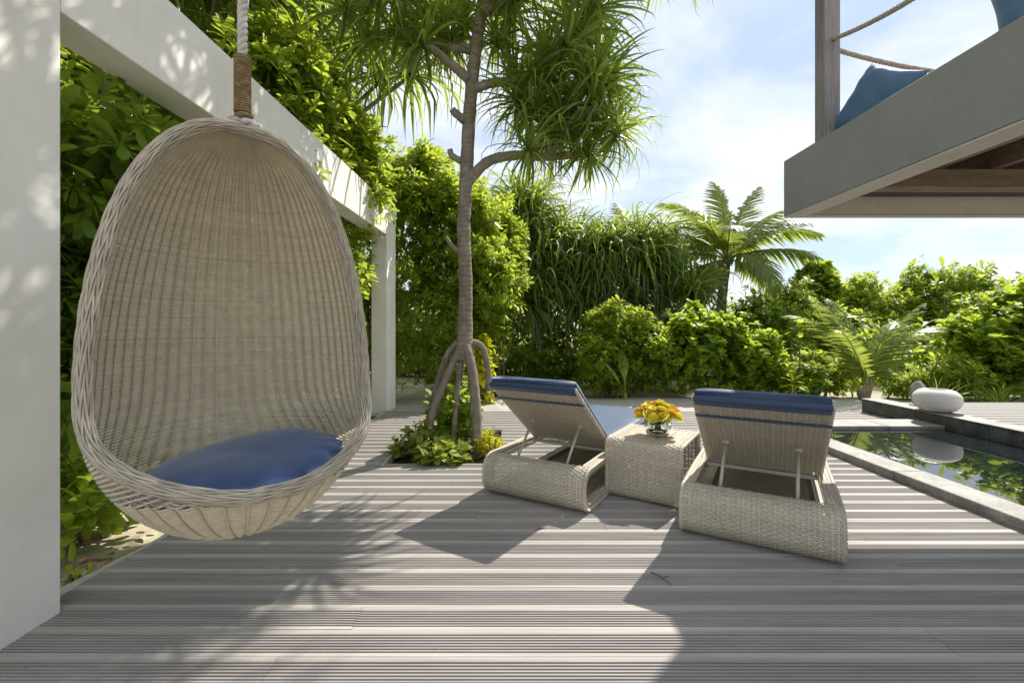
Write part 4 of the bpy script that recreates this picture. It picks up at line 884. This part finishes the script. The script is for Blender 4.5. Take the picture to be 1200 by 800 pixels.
# ------------------------------------------------------------------ coconut palms
def frond_mesh(nm, L, nleaf, ll, droop, mat, seed=0, e0=0.0, twist=.5):
    r_ = np.random.default_rng(seed); n = 24; P = [np.array([0, 0, 0.])]; e = e0
    for q in range(n): P.append(P[-1]+L/n*np.array([math.cos(e), 0, math.sin(e)])); e -= droop/n*(.4+1.4*q/n)
    P = np.array(P); T = np.gradient(P, axis=0); T /= np.linalg.norm(T, axis=1)[:, None]; up = np.cross(T, [0, 1, 0])*-1
    b = MB(); b.tube(P, np.linspace(.022, .004, n+1)*L/2, 5, r=.9)
    s_ = np.linspace(.14, .995, nleaf)
    for sg in (-1, 1):
        for f in s_:
            i = min(n-1, int(f*n)); u = f*n-i; o = P[i]*(1-u)+P[i+1]*u; t, w = T[i], up[i]
            l = ll*math.sin(PI*(.12+.84*f))**.7*r_.uniform(.85, 1.1); el = r_.normal(.28, .16)
            d0 = t*(.45+.5*f)+sg*np.array([0, 1., 0])*math.cos(el)+w*math.sin(el); d0 /= np.linalg.norm(d0); q = [o]; dd = d0.copy()
            for k in range(4):
                q.append(q[-1]+dd*l/4); dd = dd+np.array([0, 0, -1.])*(.26+.12*k)*r_.uniform(.6, 1.3); dd /= np.linalg.norm(dd)
            q = np.array(q); wd = .021*L/2*np.array([.6, 1, .9, .6, .05]); sd = np.cross(d0, w); sd /= np.linalg.norm(sd)+1e-9
            b.grid(np.stack([q-sd*wd[:, None], q+sd*wd[:, None]], 1), r=float(np.clip(r_.normal(.55, .2), 0, 1)))
    me = b.mesh(nm); me.materials.append(mat); return me
def palm(label, base, h, lean, fr, fronds, group=None, tr=.11, name='coconut_palm'):
    root = tag(empty(name, base), label, 'palm tree', group)
    top = np.array([lean[0], lean[1], h]); P = catmull([(0, 0, -.1), top*.5+np.array([-.1, 0, 0]), top], 24); b = MB(); b.tube(P, np.linspace(tr*1.3, tr, 24)*(1+.04*np.sin(np.arange(24)*2)), 10); b.build('trunk', M['bark'], root, smooth=True)
    for az, el, v, s_ in fronds:
        o = link('frond', fr[v], None, root); o.location = top; o.scale = (s_, s_, s_); o.rotation_euler = (random.uniform(-.3, .3), -math.radians(el), math.radians(az))
    return root
FR = [frond_mesh('frond', 2.5, 58, .70, d, M['palm'], seed=i, e0=.0) for i, d in enumerate((.6, 1.3, 1.9))]
palm('coconut palm with arching fronds standing above the hedge', (5.65, 12.2, 0), 3.0, (.1, 0), FR,
     [(80, 88, 0, .95), (20, 72, 0, 1.0), (165, 70, 1, 1.0), (0, 42, 1, 1.05), (-15, 18, 1, 1.1), (10, -8, 1, .95), (180, 40, 1, 1.05), (195, 15, 1, 1.0), (170, -10, 1, .95), (-60, 45, 1, .9), (-110, 40, 1, .9), (-85, 10, 2, .9), (60, 40, 1, .9), (120, 45, 1, .9), (-40, -15, 2, .9), (-140, -12, 2, .9), (215, 55, 1, .95), (330, 60, 1, .95)], 'coconut palms in the hedge')
palm('coconut palm half hidden behind the screw pine thicket', (3.5, 13.2, 0), 3.1, (0, 0), FR,
     [(10, 60, 1, 1.0), (30, 30, 1, 1.0), (-20, 30, 1, 1.0), (100, 75, 0, .9), (160, 60, 1, .9), (190, 35, 1, .95), (-60, 45, 1, .9), (-100, 30, 1, .9), (60, 50, 1, .9), (0, 5, 2, .9), (180, 5, 2, .9)], 'coconut palms in the hedge')
FR2 = [frond_mesh('frond', 1.9, 34, .50, d, M['palm'], seed=20+i) for i, d in enumerate((.7, 1.25))]
yp = palm('young palm with yellowish stalks growing from the sand by the pool end', (6.05, 7.75, 0), .12, (0, 0), FR2,
     [(100, 84, 0, .9), (170, 74, 1, 1.0), (150, 80, 0, .95), (20, 76, 1, .9), (-5, 68, 1, .95), (200, 70, 1, .85), (-30, 80, 0, .85)], None, .06, 'young_palm')
for k, (dx, dz) in enumerate(((-.16, .62), (.14, .6), (.0, .7), (-.07, .66), (.22, .5))):
    b = MB(); b.tube(catmull([(0, 0, -.1), (dx*.45, 0, dz*.5), (dx, .02, dz)], 10), np.linspace(.028, .014, 10), 6); b.build('leaf_stalk', M['petiole'], yp, smooth=True)
# --- sprouting coconut seedlings and saplings
def blade_plant(name, label, pos, blades, mat, L, Wd, group=None):
    root = tag(empty(name, pos), label, 'plant', group)
    for az, el, s_ in blades:
        l = L*s_; n = 9; P = [np.zeros(3)]; e = math.radians(el)
        for q in range(n-1): P.append(P[-1]+l/(n-1)*np.array([math.cos(e)*math.cos(az), math.cos(e)*math.sin(az), math.sin(e)])); e -= .07
        P = np.array(P); w = Wd*s_/2*np.interp(np.linspace(0, 1, n), [0, .35, .6, .85, 1], [.08, .12, 1, .85, .1]); sd = np.array([-math.sin(az), math.cos(az), 0]) if abs(math.sin(az)) < .99 else np.array([1., 0, 0])
        sd = np.array([math.cos(az+1.2), math.sin(az+1.2)*.4, .1]); b = MB(); b.grid(np.stack([P-sd*w[:, None], P+np.array([0, -.01, 0]), P+sd*w[:, None]], 1), r=.8); b.build('blade', M[mat], root)
    b = MB(); b.tube([[0, 0, -.12], [0, 0, .12]], .02, 6); b.build('stem', M['petiole'], root); return root
blade_plant('coconut_seedling', 'two-leaved yellow-green coconut seedling before the hedge', (1.93, 7.75, -.04), [(1.6, 86, .95), (.1, 62, 1.05), (2.9, 74, .8)], 'pothos', .95, .2)
def sapling(label, pos, h, tiers, size):
    root = tag(empty('sapling', pos), label, 'plant', 'saplings by the hedge'); b = MB(); b.tube(catmull([(0, 0, -.12), (.03, 0, h*.5), (-.02, 0, h)], 12), np.linspace(.016, .007, 12), 6); b.build('stem', M['stem'], root, smooth=True)
    p = np.array([[.02*math.sin(k*3), 0, h*(k+1)/tiers] for k in range(tiers)]); V, F, R_ = rosettes(p, np.tile([0, 0, 1.], (tiers, 1)), LANCE if size > .2 else SPAT, 12, size, (30, 100)); link('foliage', mesh_np('foliage', V, F, np.clip(R_+.3, 0, 1)), M['naupaka'], root, 'stuff'); return root
sapling('thin sapling with pale leaf tufts just right of the round-leaved shrub', (5.0, 7.95, -.05), 1.25, 4, .19)
sapling('short sapling with a pale leaf tuft over the lounger by the pool', (4.75, 7.7, -.05), .35, 2, .2)
# --- grassy tufts near the bowl
def tuft(label, pos, n, L, seed):
    me = strap_rosette('blades', n, L, .018, M['strap'], (85, 25), .55, 6, seed); root = tag(empty('grass_tuft', pos), label, 'grass', 'grass tufts near the stone bowl'); link('blades', me, None, root, 'stuff'); return root
tuft('spiky grass tuft right behind the stone bowl', (6.55, 7.0, -.08), 60, .62, 51); tuft('spiky grass tuft to the right of the stone bowl', (7.35, 6.85, -.08), 50, .5, 52)
# --- leaf litter
b = MB()
for k in range(130):
    x, y_ = random.uniform(-2.9, -2.08), random.uniform(1.95, 4.2)
    if random.random() < .35: x, y_ = random.uniform(-2.3, -2.08), random.uniform(2.05, 2.6)
    V, F = OVAL; s_ = random.uniform(.04, .085); a = random.random()*6.28; q = V*s_; q[:, 2] *= random.uniform(-1.5, 1.2); c, sn = math.cos(a), math.sin(a)
    b.add(np.stack([x+q[:, 0]*c-q[:, 1]*sn, y_+q[:, 0]*sn+q[:, 1]*c, -.098+.012*random.random()+q[:, 2]+.01], 1), F, r=random.random())
tag(b.build('leaf_litter', M['dead']), 'dry brown fallen leaves on the sand', 'leaf litter', kind='stuff')

# --- twig on the deck
tw = tag(empty('twig', (.705, 2.14, .004)), 'thin dark twig lying on the deck in the lounger shadow', 'twig')
b = MB(); b.tube(catmull([(-.035, .05, .004), (-.01, .02, .006), (.015, -.03, .005), (.03, -.06, .004)], 12), np.linspace(.0035, .0018, 12), 5); b.build('stick', M['stem'], tw)
b = MB(); b.tube(catmull([(0, 0, .005), (.02, .01, .007), (.035, .008, .005)], 6), .0015, 5); b.build('side_shoot', M['stem'], tw)
fl = tag(empty('fallen_leaf', (.135, 2.66, .004), .6), 'small pale dry leaf on the deck in the shadow of the lounger near the table', 'leaf')
V, F = LANCE; b = MB(); b.add(V*np.array([.10, .09, .05])+np.array([0, 0, .006]), F, r=.95); b.build('blade', M['dead'], fl)
